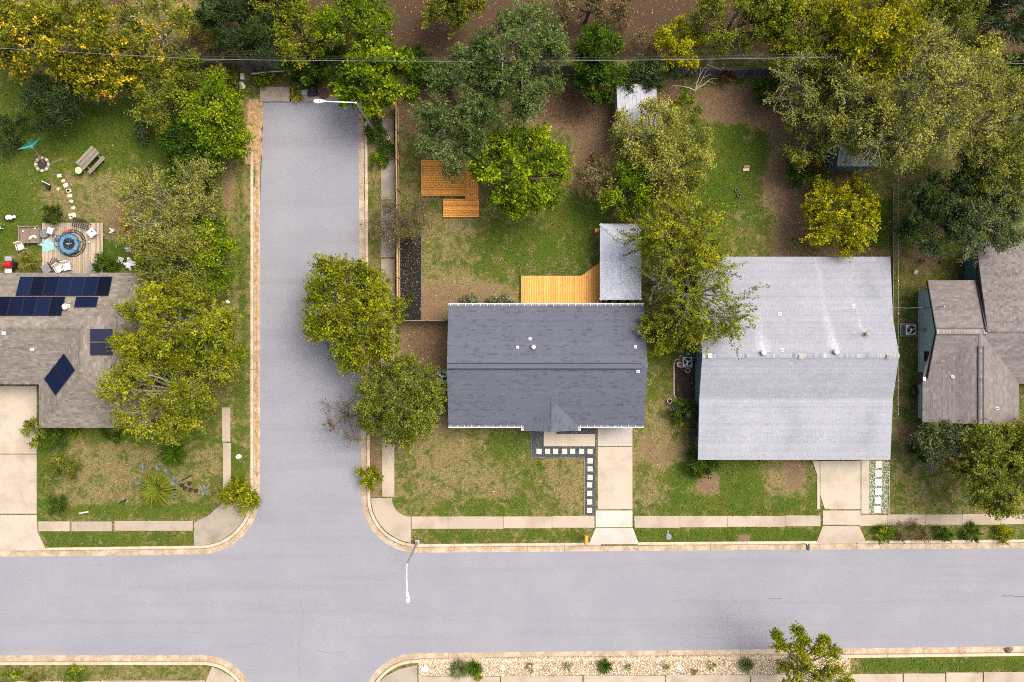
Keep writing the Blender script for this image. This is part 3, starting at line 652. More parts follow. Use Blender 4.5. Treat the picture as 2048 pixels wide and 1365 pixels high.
def window(root, c, axis, wd, ht, fm='white'):
    """axis: unit outward (x,y); flat window frame with a recessed pane"""
    ax = Vector((axis[0], axis[1], 0)); s = Vector((-ax.y, ax.x, 0)); c = Vector(c); f = MB(); up = Vector((0, 0, 1))
    for k in (-1, 0, 1):
        p = c + s * k * (wd / 2 - .03) if k else c; f.bar(p - up * ht / 2 + ax * .04, p + up * ht / 2 + ax * .04, .06, .08)
    for k in (-1, 1): f.bar(c - s * (wd / 2 + .04) + up * k * ht / 2 + ax * .045, c + s * (wd / 2 + .04) + up * k * ht / 2 + ax * .045, .09, .09)
    fr = f.build('window', M[fm], root)
    g = MB(); g.add([c - s * wd / 2 - up * ht / 2 + ax * .02, c + s * wd / 2 - up * ht / 2 + ax * .02, c + s * wd / 2 + up * ht / 2 + ax * .02, c - s * wd / 2 + up * ht / 2 + ax * .02], [(0, 1, 2, 3)])
    g.build('pane', M['glass'], fr)
def pipe_vent(root, p, r=.05, h=.28, m='white', flash=.17, cap=False):
    """roof vent pipe standing on a flashing plate"""
    p = Vector(p); b = MB(); b.box(p + Vector((0, 0, .03)), (flash * 2, flash * 2, .03)); o = b.build('vent_pipe', M[m], root)
    b = MB(); b.lathe([(r * 1.6, p.z + .03), (r, p.z + .10), (r, p.z + h), (r * .6, p.z + h)], 12, (p.x, p.y)); b.build('pipe', M[m], o)
    if cap:
        b = MB(); b.lathe([(r * 1.3, p.z + h), (r * 2.1, p.z + h + .03), (r * 2.1, p.z + h + .12), (r * .7, p.z + h + .17)], 14, (p.x, p.y)); b.build('vent_cap', M[m], o)
    else:
        b = MB(); b.lathe([(r * .7, p.z + h + .003), (0.001, p.z + h + .004)], 10, (p.x, p.y), False); b.build('vent_opening', M['black_hole'], o)
def box_vent(root, p, m, s=.36):
    b = MB(); p = Vector(p); b.prism([(p.x - s / 2, p.y - s / 2), (p.x + s / 2, p.y - s / 2), (p.x + s / 2, p.y + s / 2), (p.x - s / 2, p.y + s / 2)], p.z - .05, [p.z + .16, p.z + .16, p.z + .10, p.z + .10]); o = b.build('roof_vent', m, root)
    b = MB(); b.box(p + Vector((0, 0, .02)), (s + .10, s + .10, .03)); b.build('flashing', M['ac'], o)
def planez(poly):
    a, b, c = Vector(poly[0]), Vector(poly[1]), Vector(poly[-1]); n = (b - a).cross(c - a); 
    return lambda x, y: a.z - (n.x * (x - a.x) + n.y * (y - a.y)) / n.z
def onroof(pl, px, py, dz=0.0):
    """where the view ray through a photo pixel meets a roof plane"""
    z = 3.0
    for _ in range(20):
        x, y = P(px, py, z); z = planez(pl)(x, y)
    return Vector((x, y, z + dz))
def roofdeck(root, planes, m, th=.14, name='roof'):
    b = MB()
    for p in planes: b.slab([Vector(q) - Vector((0, 0, .002)) for q in p], th)
    return b.build(name, m, root)
def wall_mesh(root, foot, ztop, m, name='wall'):
    b = MB(); b.prism(foot, -0.2, ztop); return b.build(name, m, root)
def gable(root, pts, th_axis, th, m):
    """thin triangular wall"""
    b = MB(); pts = [Vector(p) for p in pts]; d = Vector(th_axis) * th; n = len(pts)
    b.add(pts + [p + d for p in pts], [tuple(range(n)), tuple(range(2 * n - 1, n - 1, -1))] + [(i, n + i, n + (i + 1) % n, (i + 1) % n) for i in range(n)]); return b.build('gable_wall', m, root)
def siding(root, a, b, z0, z1, out, m, n=None, horiz=True, name='siding_board', step=.2):
    """lap boards on a wall face from a to b (xy), each its own part"""
    a, b = Vector((*a, 0)), Vector((*b, 0)); k = int((z1 - z0) / step); me = None
    for i in range(k):
        z = z0 + (i + .5) * step
        if me is None:
            q = MB(); L_ = (b - a).length; q.box((0, 0, 0), (L_, .03, step - .012)); me = q.mesh(name); me.materials.append(m)
        o = link(name, me, None, root, ((a.x + b.x) / 2 + out[0] * .016, (a.y + b.y) / 2 + out[1] * .016, z)); o.rotation_euler = (0, 0, math.atan2(b.y - a.y, b.x - a.x))
def gutter(root, a, b, out, z, m, hang=.58, boxw=.15):
    a, b, o_ = Vector((*a, z)), Vector((*b, z)), Vector((*out, 0)); g = MB()
    g.bar(a + o_ * .02, b + o_ * .02, .015, .12); g.bar(a + o_ * boxw, b + o_ * boxw, .035, .12); bd = MB(); bd.bar(a + o_ * boxw / 2 - Vector((0, 0, .05)), b + o_ * boxw / 2 - Vector((0, 0, .05)), boxw - .03, .012)
    for e in (a, b): g.bar(e + o_ * .02, e + o_ * boxw, .015, .12)
    gr = g.build('gutter', m, root); bd.build('gutter_bed', M['grey'], gr); L_ = (b - a).length; n = int(L_ / hang); hm = None
    for i in range(n + 1):
        p = a + (b - a) * ((i + .3) / (n + .6))
        if hm is None:
            q = MB(); q.box((0, 0, 0), (.05, boxw + .05, .02)); hm = q.mesh('gutter_hanger'); hm.materials.append(m)
        h = link('gutter_hanger', hm, None, gr, p + o_ * boxw / 2 + Vector((0, 0, .07))); h.rotation_euler = (0, 0, math.atan2(b.y - a.y, b.x - a.x))
def solar_panel(root, pl, corners, gap=.012):
    """corners: 4 points on the plane; panel stands 10 cm off it"""
    c = [Vector(p) for p in corners]; n = (c[1] - c[0]).cross(c[3] - c[0]).normalized()
    if n.z < 0: n = -n
    ctr = sum(c, Vector()) / 4 + n * .10; u = (c[1] - c[0]).normalized(); v = n.cross(u); wd, ht = (c[1] - c[0]).length - gap, (c[3] - c[0]).length - gap
    Mx = Matrix((u, v, n)).transposed().to_4x4(); Mx.translation = ctr
    b = MB(); b.box((0, 0, 0), (wd - .05, ht - .05, .03)); o = b.build('solar_panel', M['solar'], root); o.matrix_local = Mx
    f = MB()
    for k in (-1, 1):
        f.box((k * (wd / 2 - .012), 0, .002), (.025, ht, .045)); f.box((0, k * (ht / 2 - .012), .002), (wd - .05, .025, .045))
    f.build('frame', M['black'], o)

# ---- middle house: slate-blue gable roof
EZ = 2.6
h = thing('house', 'middle house with a slate blue shingle roof, white gutters and a small front gable', 'house', (*P(1092, 731, 3), 0)); hx, hy, _ = h.location
def HL(v): return Vector(v) - h.location
x0, yN = P(897, 611, EZ); x1, yS = P(1288, 852, EZ); ym = (yN + yS) / 2; RZ = 4.25
def Lp(*pts): return [HL(p) for p in pts]
NS = Lp((x1, yN, EZ), (x0, yN, EZ), (x0, ym, RZ), (x1, ym, RZ)); 
gx0, gxm, gx1 = P(1047, 860, EZ)[0], P(1103, 860, 3.4)[0], P(1157, 860, EZ)[0]; gy = P(1103, 862, EZ)[1]
slope = (RZ - EZ) / (ym - yS); gz = EZ + (gx1 - gx0) / 2 * slope; gyt = yS + (gz - EZ) / slope; gxm = (gx0 + gx1) / 2
SS1 = Lp((x0, yS, EZ), (gx0, yS, EZ), (gxm, gyt, gz), (gxm, ym, RZ), (x0, ym, RZ)); SS2 = Lp((gx1, yS, EZ), (x1, yS, EZ), (x1, ym, RZ), (gxm, ym, RZ), (gxm, gyt, gz))
GL = Lp((gx0, yS, EZ), (gx0, gy, EZ), (gxm, gy, gz), (gxm, gyt, gz)); GR = Lp((gx1, gy, EZ), (gx1, yS, EZ), (gxm, gyt, gz), (gxm, gy, gz))
planes = [NS, SS1, SS2, GL, GR]; rf = roofdeck(h, planes, M['roof_slate'])
shingles(rf, planes, M['roof_slate'], .145, .36, 3, None, .03, (.14, -.17))
ridge_caps(rf, [(HL((x0, ym, RZ)), HL((x1, ym, RZ))), ], M['roof_slate'], .14, .045); ridge_caps(rf, [(HL((gxm, gy, gz)), HL((gxm, gyt, gz)))], M['roof_slate'], .08, .03)
rv = MB(); xv = P(1283, 731, RZ)[0]; a_, b_ = HL((x0 + .02, ym, RZ + .06)), HL((xv, ym, RZ + .06))
rv.bar(a_, b_, .34, .05); rvo = rv.build('ridge_vent', M['roof_slate'], rf)
for s_ in (-1, 1):
    b = MB(); b.bar(a_ + Vector((0, s_ * .20, -.01)), b_ + Vector((0, s_ * .20, -.01)), .085, .06); b.build('vent_slot', M['black_hole'], rvo)
wall_mesh(h, [HL((x0 + .45, yS + .5, 0))[:2], HL((x1 - .45, yS + .5, 0))[:2], HL((x1 - .45, yN - .5, 0))[:2], HL((x0 + .45, yN - .5, 0))[:2]], 2.5, M['siding_white'])
for xx, s_ in ((x0 + .45, 1), (x1 - .45, -1)): gable(h, Lp((xx, yS + .5, 2.5), (xx, yN - .5, 2.5), (xx, ym, RZ - .22)), (s_, 0, 0), .12, M['siding_white'])
gutter(h, HL((x0, yN, 0))[:2], HL((x1, yN, 0))[:2], (0, 1), EZ - .03, M['white']); gutter(h, HL((x0, yS, 0))[:2], HL((gx0, yS, 0))[:2], (0, -1), EZ - .03, M['white']); gutter(h, HL((gx1, yS, 0))[:2], HL((x1, yS, 0))[:2], (0, -1), EZ - .03, M['white'])
gutter(h, HL((gx0, yS - .13, 0))[:2], HL((gx0, gy, 0))[:2], (-1, 0), EZ - .03, M['white']); gutter(h, HL((gx1, gy, 0))[:2], HL((gx1, yS - .13, 0))[:2], (1, 0), EZ - .03, M['white'])
for px, py, cp, r_ in ((1035, 695, 0, .05), (1060, 678, 0, .05), (1067, 694, 1, .075), (1277, 665, 0, .05), (1271, 694, 0, .05)): pipe_vent(h, HL(onroof([p + h.location for p in NS], px, py)), r_, .26, 'white_metal', .11, cp)
pipe_vent(h, HL(onroof([p + h.location for p in SS2], 1276, 743)), .05, .3, 'white_metal', .12)
window(h, HL((x0 + 2.6, yS + .5, 1.5)), (0, -1), 1.5, 1.2); window(h, HL((x0 + 2.6, yN - .5, 1.5)), (0, 1), 1.2, 1.1)
b = MB(); b.box(HL((gxm + 1.2, yS + .47, 1.03)), (.95, .07, 2.05)); b.build('door', M['brown'], h)
b = MB(); b.box(HL((P(1230, 0)[0], yS + .46, 1.05)), (2.6, .08, 2.1)); b.build('garage_door', M['white'], h)
for xx in (gx0 + .15, gx1 - .15):
    b = MB(); q = HL((xx, gy + .2, 0)); b.box((q.x, q.y, 1.22), (.14, .14, 2.46)); b.build('porch_post', M['white'], h)
gable(h, Lp((gx0 + .1, gy + .15, EZ - .12), (gx1 - .1, gy + .15, EZ - .12), (gxm, gy + .15, gz - .18)), (0, 1, 0), .08, M['siding_white'])

# ---- pale grey house on the right
h = thing('house', 'large house with a worn pale grey shingle roof streaked below its vents', 'house', (*P(1590, 716, 3), 0))
x0, yN = P(1397, 514, 2.5); x1, yS = P(1780.5, 920, 2.5); _, yr = P(1600, 712, 3.95); yb1 = P(0, 636, 2.95)[1]; yb2 = P(0, 796, 2.95)[1]; x0 = P(1396, 0, 2.5)[0]
e0, e1, e2, e3 = 2.5, 2.95, 3.95, 2.95
N1 = Lp((x1, yN, e0), (x0, yN, e0), (x0, yb1, e1), (x1, yb1, e1)); N2 = Lp((x1, yb1, e1), (x0, yb1, e1), (x0, yr, e2), (x1, yr, e2))
S1 = Lp((x0, yS, e0), (x1, yS, e0), (x1, yb2, e1), (x0, yb2, e1)); S2 = Lp((x0, yb2, e1), (x1, yb2, e1), (x1, yr, e2), (x0, yr, e2))
planes = [N1, N2, S1, S2]; rf = roofdeck(h, planes, M['roof_pale'])
def streak(x, y, hx=h.location.x, hy=h.location.y):
    px, py = (x + hx) * K / .945 + 1024, 682.5 - (y + hy) * K / .945; t = 0
    for vx, vy, ln, wd, am in ((1525, 705, 80, 12, .30), (1669, 700, 150, 9, .30), (1731, 665, 80, 2.5, .25), (1655, 560, 60, 2, .15)):
        if vy - ln * 1.3 < py < vy:
            k = (vy - py) / ln; cxx = vx - (4 if vx < 1600 else 22) * k; wq = wd * (1 - .55 * k) + 1
            t += am * math.exp(-((px - cxx) / wq) ** 2) * max(0, 1 - k * .77)
    for bx, y0_, y1_, wd, am in ((1750, 520, 610, 16, -.12), (1430, 800, 900, 22, -.10), (1592, 800, 910, 18, -.12), (1745, 810, 910, 16, -.12), (1505, 810, 910, 20, .07), (1450, 520, 640, 30, -.08), (1660, 830, 910, 20, .07)):
        if y0_ < py < y1_: t += am * math.exp(-((px - bx + 6 * math.sin(py * .05)) / wd) ** 2) * min(1, (py - y0_) / 20, (y1_ - py) / 20)
    if 712 < py < 800: t -= .03
    if py > 800: t += .07
    if py < 636: t += .02
    return t
shingles(rf, planes, M['roof_pale'], .15, .33, 5, streak, .032, lift=.008)
ridge_caps(rf, [(HL((x0, yr, e2)), HL((x1, yr, e2)))], M['roof_pale'], .17, .025, tone=.54)
wall_mesh(h, [HL((x0 + .35, yS + .5, 0))[:2], HL((x1 - .35, yS + .5, 0))[:2], HL((x1 - .35, yN - .5, 0))[:2], HL((x0 + .35, yN - .5, 0))[:2]], 2.4, M['siding_teal'])
siding(h, HL((x0 + .35, yN - .5, 0))[:2], HL((x0 + .35, yS + 3.0, 0))[:2], .1, 2.4, (-1, 0), M['siding_teal']); siding(h, HL((x0 + .35, yS + 2.98, 0))[:2], HL((x0 + .35, yS + .5, 0))[:2], .1, 2.4, (-1, 0), plain('brown_siding', (.15, .10, .085), .7, rnd=.05))
for xx, s_ in ((x0 + .35, 1), (x1 - .35, -1)): gable(h, Lp((xx, yS + .5, 2.4), (xx, yN - .5, 2.4), (xx, yb1, 2.78), (xx, yr, 3.75), (xx, yb2, 2.78)), (s_, 0, 0), .12, M['siding_teal'])
WN1, WN2 = [p + h.location for p in N1], [p + h.location for p in N2]
for px, py, q in ((1559, 628, WN1), (1706, 613, WN1), (1564, 701, WN2)): pipe_vent(h, HL(onroof(q, px, py)), .06, .22, 'white_metal', .13)
pipe_vent(h, HL(onroof(WN2, 1731, 668)), .08, .35, 'concrete_old', .13, True)
for px, py in ((1525, 706), (1670, 704)):
    p = HL(onroof(WN2, px, py)); b = MB(); b.lathe([(.17, p.z), (.15, p.z + .16)], 16, (p.x, p.y)); o = b.build('turbine_vent', M['white_metal'], h)
    b = MB(); prof = [(.15, .16), (.21, .24), (.22, .32), (.17, .42), (.06, .47)]; b.lathe([(r_, p.z + z_) for r_, z_ in prof], 18, (p.x, p.y)); t_ = b.build('turbine_dome', M['white'], o)
    for k in range(12):
        a = k * math.pi / 6; q = MB(); q.bar((p.x + .21 * math.cos(a), p.y + .21 * math.sin(a), p.z + .22), (p.x + .19 * math.cos(a + .25), p.y + .19 * math.sin(a + .25), p.z + .42), .02, .012); q.build('turbine_vane', M['blue'], o)
for px, py, m_ in ((1419, 712, M['ac']), (1601, 713, M['concrete_old']), (1776, 713, M['concrete_old'])): box_vent(h, HL(onroof(WN2, px, py)), m_, .30)
window(h, HL((x0 + 2.5, yS + .5, 1.5)), (0, -1), 1.6, 1.2); b = MB(); b.box(HL((P(1683, 0)[0], yS + .46, 1.05)), (2.9, .08, 2.1)); b.build('garage_door', M['white'], h)

# ---- brown-roofed house at the right edge
h = thing('house', 'house at the right edge with steep taupe shingle gables and a sage green side wall', 'house', (*P(1940, 680, 3), 0))
xl, yn = P(1855, 561, 2.6); rz = 3.95; xr_, yr = P(1872, 664, rz); xb, yN2 = P(1952, 481, 2.5); xe = 47.0
xf0, yf = P(1845, 845, 2.5); xf1 = P(2038, 0, 2.5)[0]; xm = P(1962, 0, rz)[0]; ysv = P(0, 768, 2.6)[1]
ysl = yr - (yn - yr)      # level of the left wing's south eave
NW = Lp((xb + .1, yn, 2.6), (xl, yn, 2.6), (xl, yr, rz), (xb + .1, yr, rz)); rz2 = rz + .12
NE = Lp((xe, yN2, 2.5), (xb, yN2, 2.5), (xb, yr, rz2), (xe, yr, rz2))
fz = 2.5; fr_ = rz; 
def sl(y): return rz - (yr - y) * (rz - 2.6) / (yn - yr)          # height of the south slope
ylv = ysl - .02
# front gable: ridge at xm, eaves at xf0 / xf1
FL = Lp((xf0, yf + (P(1845, 765, 2.5)[1] - yf), fz), (xf0, yf, fz), (xm, yf, fr_), (xm, yr, fr_)); FR = Lp((xf1, yf, fz), (xf1, ysv, fz), (xm, yr, fr_), (xm, yf, fr_))
SW = Lp((xl, P(1850, 758, 2.6)[1], 2.62), (xf0 + .25, P(1850, 760, 2.6)[1], 2.6), (xm, yr, rz), (xl, yr, rz)); SE = Lp((xf1, ysv, 2.5), (xe, ysv, 2.5), (xe, yr, rz - .02), (xm, yr, rz - .02))
SW = Lp((xl, P(1850, 758, 2.6)[1], 2.60), (xf0 + .01, P(1850, 762, 2.6)[1], 2.52), (xm, yr, rz), (xl, yr, rz))
planes = [NW, NE, FL, FR, SE]; rf = roofdeck(h, planes + [SW], M['roof_taupe'], .16)
shingles(rf, [NW, FL, FR, SE], M['roof_taupe'], .145, .30, 8, None, .07); shingles(rf, [NE], M['roof_taupe'], .18, .24, 9, None, .06, (.35, -.17))
SWs = Lp((xl, P(1850, 758, 2.6)[1], 2.6), (xm, P(1850, 758, 2.6)[1], 2.6), (xm, yr, rz), (xl, yr, rz))
SWt = [SWs[0], SWs[0] + Vector((.05, 0, 0)), SWs[2], SWs[3]]; shingles(rf, [SWt], M['roof_taupe'], .145, .30, 10, None, .07)
ridge_caps(rf, [(HL((xm, yf, fr_)), HL((xm, yr, fr_)))], M['roof_taupe'], .16, .07, tone=.6); ridge_caps(rf, [(HL((xl, yr, rz)), HL((xb, yr, rz)))], M['roof_taupe'], .17, .05, tone=.75)
for s_ in (-1, 1):
    b = MB(); b.bar(HL((xm + s_ * .19, yf + .02, fr_ - .02)), HL((xm + s_ * .19, yr - 1.1, fr_ - .02)), .07, .10); b.build('ridge_vent', M['trim_dark'], rf)
b = MB(); b.bar(HL((xl + .05, yr + .3, rz - .06)), HL((xb, yr + .3, rz - .06)), .05, .08); b.bar(HL((xl + .05, yr - .22, rz - .04)), HL((xb, yr - .22, rz - .04)), .05, .08); b.build('ridge_trim', M['trim_dark'], rf)
for p_, q_, w_ in ((HL((xb - .06, yn, 2.62)), HL((xb - .06, yr, rz + .04)), .12), (HL((xl - .02, yn, 2.56)), HL((xl - .02, yr, rz - .04)), .06), (HL((xl - .02, yr, rz - .04)), HL((xl - .02, P(1850, 758, 2.6)[1], 2.56)), .06), (HL((xb - .02, yN2, 2.44)), HL((xb - .02, yn + .05, 2.72)), .08)):
    b = MB(); b.bar(p_, q_, w_, .2); b.build('fascia', M['trim_dark'], rf)
wx = P(1836, 0)[0]; wy0, wy1 = P(0, 582)[1], P(0, 836)[1]
wall_mesh(h, [HL((wx, wy1, 0))[:2], HL((xf1 - .4, wy1, 0))[:2], HL((xf1 - .4, wy0, 0))[:2], HL((wx, wy0, 0))[:2]], 2.42, M['siding_sage'])
wall_mesh(h, [HL((xb + .5, wy0 - .5, 0))[:2], HL((xe, wy0 - .5, 0))[:2], HL((xe, yN2 - .5, 0))[:2], HL((xb + .5, yN2 - .5, 0))[:2]], 2.38, M['siding_teal']); wall_mesh(h, [HL((xf1 - .42, ysv + .5, 0))[:2], HL((xe, ysv + .5, 0))[:2], HL((xe, wy0, 0))[:2], HL((xf1 - .42, wy0, 0))[:2]], 2.38, M['siding_sage'])
siding(h, HL((wx, wy0, 0))[:2], HL((wx, wy1, 0))[:2], .05, 2.42, (-1, 0), M['siding_sage'], step=.17)
gable(h, Lp((wx, wy1 + 2.9, 2.42), (wx, wy0, 2.42), (wx, yr, rz - .25)), (1, 0, 0), .12, M['siding_sage']); gable(h, Lp((xf0 + .3, yf + .45, 2.42), (xf1 - .3, yf + .45, 2.42), (xm, yf + .45, fr_ - .22)), (0, 1, 0), .12, M['siding_sage'])
window(h, (HL((wx, 0, 0)).x - .03, HL((0, P(1852, 713, 1.8)[1], 0)).y, 1.75), (-1, 0), .75, 1.0, 'trim_dark')
q = HL((0, P(1848, 758, 1.0)[1], 0)).y; b = MB(); b.box((HL((wx, 0, 0)).x - .05, q, 1.03), (.09, 1.0, 2.05)); o = b.build('door', M['brown'], h); b = MB(); b.box((HL((wx, 0, 0)).x - .11, q + .38, 1.0), (.06, .05, .1)); b.build('handle', M['greym'], o)
b = MB(); q = HL((wx, P(1850, 660, 1.5)[1], 0)); b.box((q.x - .09, q.y, 1.3), (.14, .22, .4)); b.build('meter_box', M['greym'], h)
b = MB(); b.tube([HL((wx - .08, P(0, 616, 1.5)[1], .2)), HL((wx - .08, P(0, 616, 1.5)[1], 4.2))], .035, 8); b.build('service_mast', M['greym'], h)
for px, py, pl in ((1905, 754, FL), (1994, 817, FR)): pipe_vent(h, HL(onroof([p + h.location for p in pl], px, py)), .05, .3, 'white_metal', .11)
b = MB(); q = HL((xf0, P(1848, 758, 2.5)[1], 2.56)); b.box((q.x + .1, q.y, q.z), (.18, .3, .12)); b.build('downpipe_head', M['white'], h)
window(h, HL((xf0 + 3, wy1, 1.4)), (0, -1), 1.8, 1.2)

# ---- hip-roofed house on the left with solar panels
h = thing('house', 'house on the left with a grey brown hipped roof carrying solar panels', 'house', (*P(150, 690, 3), 0))
ez = 2.6; xr1 = P(293, 0, ez)[0]; xw0 = P(78, 0, ez)[0]; yN = P(0, 546, ez)[1]; yS = P(0, 856, ez)[1]; yi = P(0, 769, ez)[1]; xw = -52.0
ym = (yN + yi) / 2; half = (yN - yi) / 2; rz = 4.35; xm = (xw0 + xr1) / 2; hw = (xr1 - xw0) / 2
ya = yS + hw   # apex of the south hip
A_ = (xm, ym, rz); B_ = (xm, ya, rz)
NP = Lp((xr1, yN, ez), (xw, yN, ez), (xw, ym, rz), A_); EP = Lp((xr1, yS, ez), (xr1, yN, ez), A_, B_); SP = Lp((xw0, yS, ez), (xr1, yS, ez), B_)
WP = Lp((xw0, yi, ez), (xw0, yS, ez), B_, A_); MP = Lp((xw, yi, ez), (xw0, yi, ez), A_, (xw, ym, rz))
planes = [NP, EP, SP, WP, MP]; rf = roofdeck(h, planes, M['roof_brown'])
shingles(rf, planes, M['roof_brown'], .145, .34, 12, None, .085, (.2, .10))
ridge_caps(rf, [(HL((xw, ym, rz)), HL(A_)), (HL(A_), HL(B_)), (HL((xr1, yN, ez)), HL(A_)), (HL((xr1, yS, ez)), HL(B_)), (HL((xw0, yS, ez)), HL(B_))], M['roof_brown'], .14, .05)
wall_mesh(h, [HL(p)[:2] for p in ((xw0 + .4, yS + .5, 0), (xr1 - .4, yS + .5, 0), (xr1 - .4, yN - .5, 0), (xw, yN - .5, 0), (xw, yi + .5, 0), (xw0 + .4, yi + .5, 0))], 2.5, M['brick_wall'])
W = lambda pl: [p + h.location for p in pl]
def prow(pl, px0, px1, n, pyt, pyb, skew):
    """row of portrait panels: photo x of the top edge px0..px1, bottom shifted by skew"""
    for i in range(n):
        a, b = px0 + (px1 - px0) * i / n, px0 + (px1 - px0) * (i + 1) / n
        t0, t1, b0, b1 = (onroof(W(pl), *q) for q in ((a, pyt), (b, pyt), (a + skew, pyb), (b + skew, pyb)))
        b0.x = t0.x; b1.x = t1.x; solar_panel(h, pl, [HL(b0), HL(b1), HL(t1), HL(t0)])
prow(NP, 42, 226, 7, 555, 593, 0); prow(NP, -3, 132, 5, 595, 633, 0); prow(NP, 154, 198, 1, 595, 616, 0)
for py0, py1 in ((658, 684), (685, 711)):
    c4 = [onroof(W(EP), *q) for q in ((180, py0), (226, py0), (226, py1), (180, py1))]; solar_panel(h, EP, [HL(c) for c in c4])
ca, cb, cc, cd = [onroof(W(WP), *q) for q in ((130, 708), (152, 740), (113, 791), (91, 758))]
solar_panel(h, WP, [HL(p) for p in (cd, (cc + cd) * 0 + cc, (cc + cb) / 2, (cd + ca) / 2)]); solar_panel(h, WP, [HL(p) for p in ((cd + ca) / 2, (cc + cb) / 2, cb, ca)])
for px, py, pl in ((65, 699, MP), (8, 666, MP)): pipe_vent(h, HL(onroof(W(pl), px, py)), .06, .3, 'white_metal', .14)
pipe_vent(h, HL(onroof(W(NP), 136, 614)), .11, .35, 'stone', .2, True)
b = MB(); b.box(HL((P(20, 0)[0], yi + .46, 1.05)), (4.6, .08, 2.1)); b.build('garage_door', M['brown'], h); window(h, HL((xm, yS + .5, 1.5)), (0, -1), 1.8, 1.2)

# ---- gazebo, sheds
h = thing('gazebo', 'gazebo with a white shingled hip roof beside the pine deck', 'gazebo', (*P(1241, 525, 2), 0))
z0, z1 = 2.35, 3.05; xa, yt = P(1200, 448, z0); xb_, yb = P(1282.5, 600, z0); hw = (xb_ - xa) / 2; xm = (xa + xb_) / 2
A_, B_ = (xm, yt - hw, z1), (xm, yb + hw, z1)
planes = [Lp((xa, yt, z0), (xa, yb, z0), B_, A_), Lp((xb_, yb, z0), (xb_, yt, z0), A_, B_), Lp((xb_, yt, z0), (xa, yt, z0), A_), Lp((xa, yb, z0), (xb_, yb, z0), B_)]
rf = roofdeck(h, planes, M['white'], .08); shingles(rf, planes, M['roof_white'], .16, .33, 15, None, .09); ridge_caps(rf, [(HL(A_), HL(B_))] + [(HL(a), HL(b)) for a, b in (((xa, yt, z0), A_), ((xb_, yt, z0), A_), ((xa, yb, z0), B_), ((xb_, yb, z0), B_))], M['roof_white'], .12, .03)
for xx in (xa + .2, xb_ - .2):
    for yy in (yt - .2, (yt + yb) / 2, yb + .2):
        b = MB(); q = HL((xx, yy, 0)); b.box((q.x, q.y, 1.15), (.14, .14, 2.3)); b.build('post', M['deck'], h)
for i in range(9):
    b = MB(); q = HL((xa + .2 + (xb_ - xa - .4) * i / 8, yb - .02, 1.0)); b.box(q, (.16 if i % 2 else .1, .04, 2.0)); b.build('screen_board', M['offwhite' if i % 2 else 'black'], h)
b = MB(); q = HL((xa - .1, P(0, 461, 1)[1], .45)); b.box(q, (.3, .3, .9)); b.build('planter_post', M['deck'], h)

def ribbed_shed(label, px0, py0, px1, py1, z0, z1, m_roof, m_wall, ridge_h=True):
    xa, yt = P(px0, py0, z0); xb, yb = P(px1, py1, z0); cx, cy = (xa + xb) / 2, (yt + yb) / 2; r = thing('shed', label, 'shed', (cx, cy, 0)); w2, h2 = (xb - xa) / 2, (yt - yb) / 2
    pls = [[Vector(p) for p in q] for q in ([(w2, h2, z0), (-w2, h2, z0), (-w2, 0, z1), (w2, 0, z1)], [(-w2, -h2, z0), (w2, -h2, z0), (w2, 0, z1), (-w2, 0, z1)])]
    rf = roofdeck(r, pls, m_roof, .06); n = int(2 * w2 / .30); k = None
    for i in range(n + 1):
        x = -w2 + .02 + (2 * w2 - .04) * i / n
        for s_ in (1, -1):
            b = MB(); b.bar((x, s_ * h2, z0 + .012), (x, 0, z1 + .012), .05, .025); b.build('roof_rib', m_roof, rf)
    wall_mesh(r, [(-w2 + .15, -h2 + .15), (w2 - .15, -h2 + .15), (w2 - .15, h2 - .15), (-w2 + .15, h2 - .15)], z0 - .07, m_wall)
    for s_ in (-1, 1): gable(r, [(s_ * (w2 - .15), -h2 + .15, z0 - .07), (s_ * (w2 - .15), h2 - .15, z0 - .07), (s_ * (w2 - .15), 0, z1 - .08)], (-s_, 0, 0), .06, m_wall)
    b = MB(); b.box((0, -h2 + .12, .95), (.9, .06, 1.85)); b.build('door', M['grey'], r)
    return r
ribbed_shed('white ribbed metal roofed shed half hidden under a pale olive tree', 1233, 169, 1312, 276, 2.3, 2.9, plain('chalky_white_roof', (.29, .31, .345), .6, var=.12, scale=3), M['siding_white'])
ribbed_shed('pale blue roofed shed mostly buried under the biggest olive tree', 1674, 238, 1756, 333, 2.3, 2.8, plain('pale_blue_roof', (.27, .33, .35), .7, var=.35, scale=1.5), M['siding_teal'])
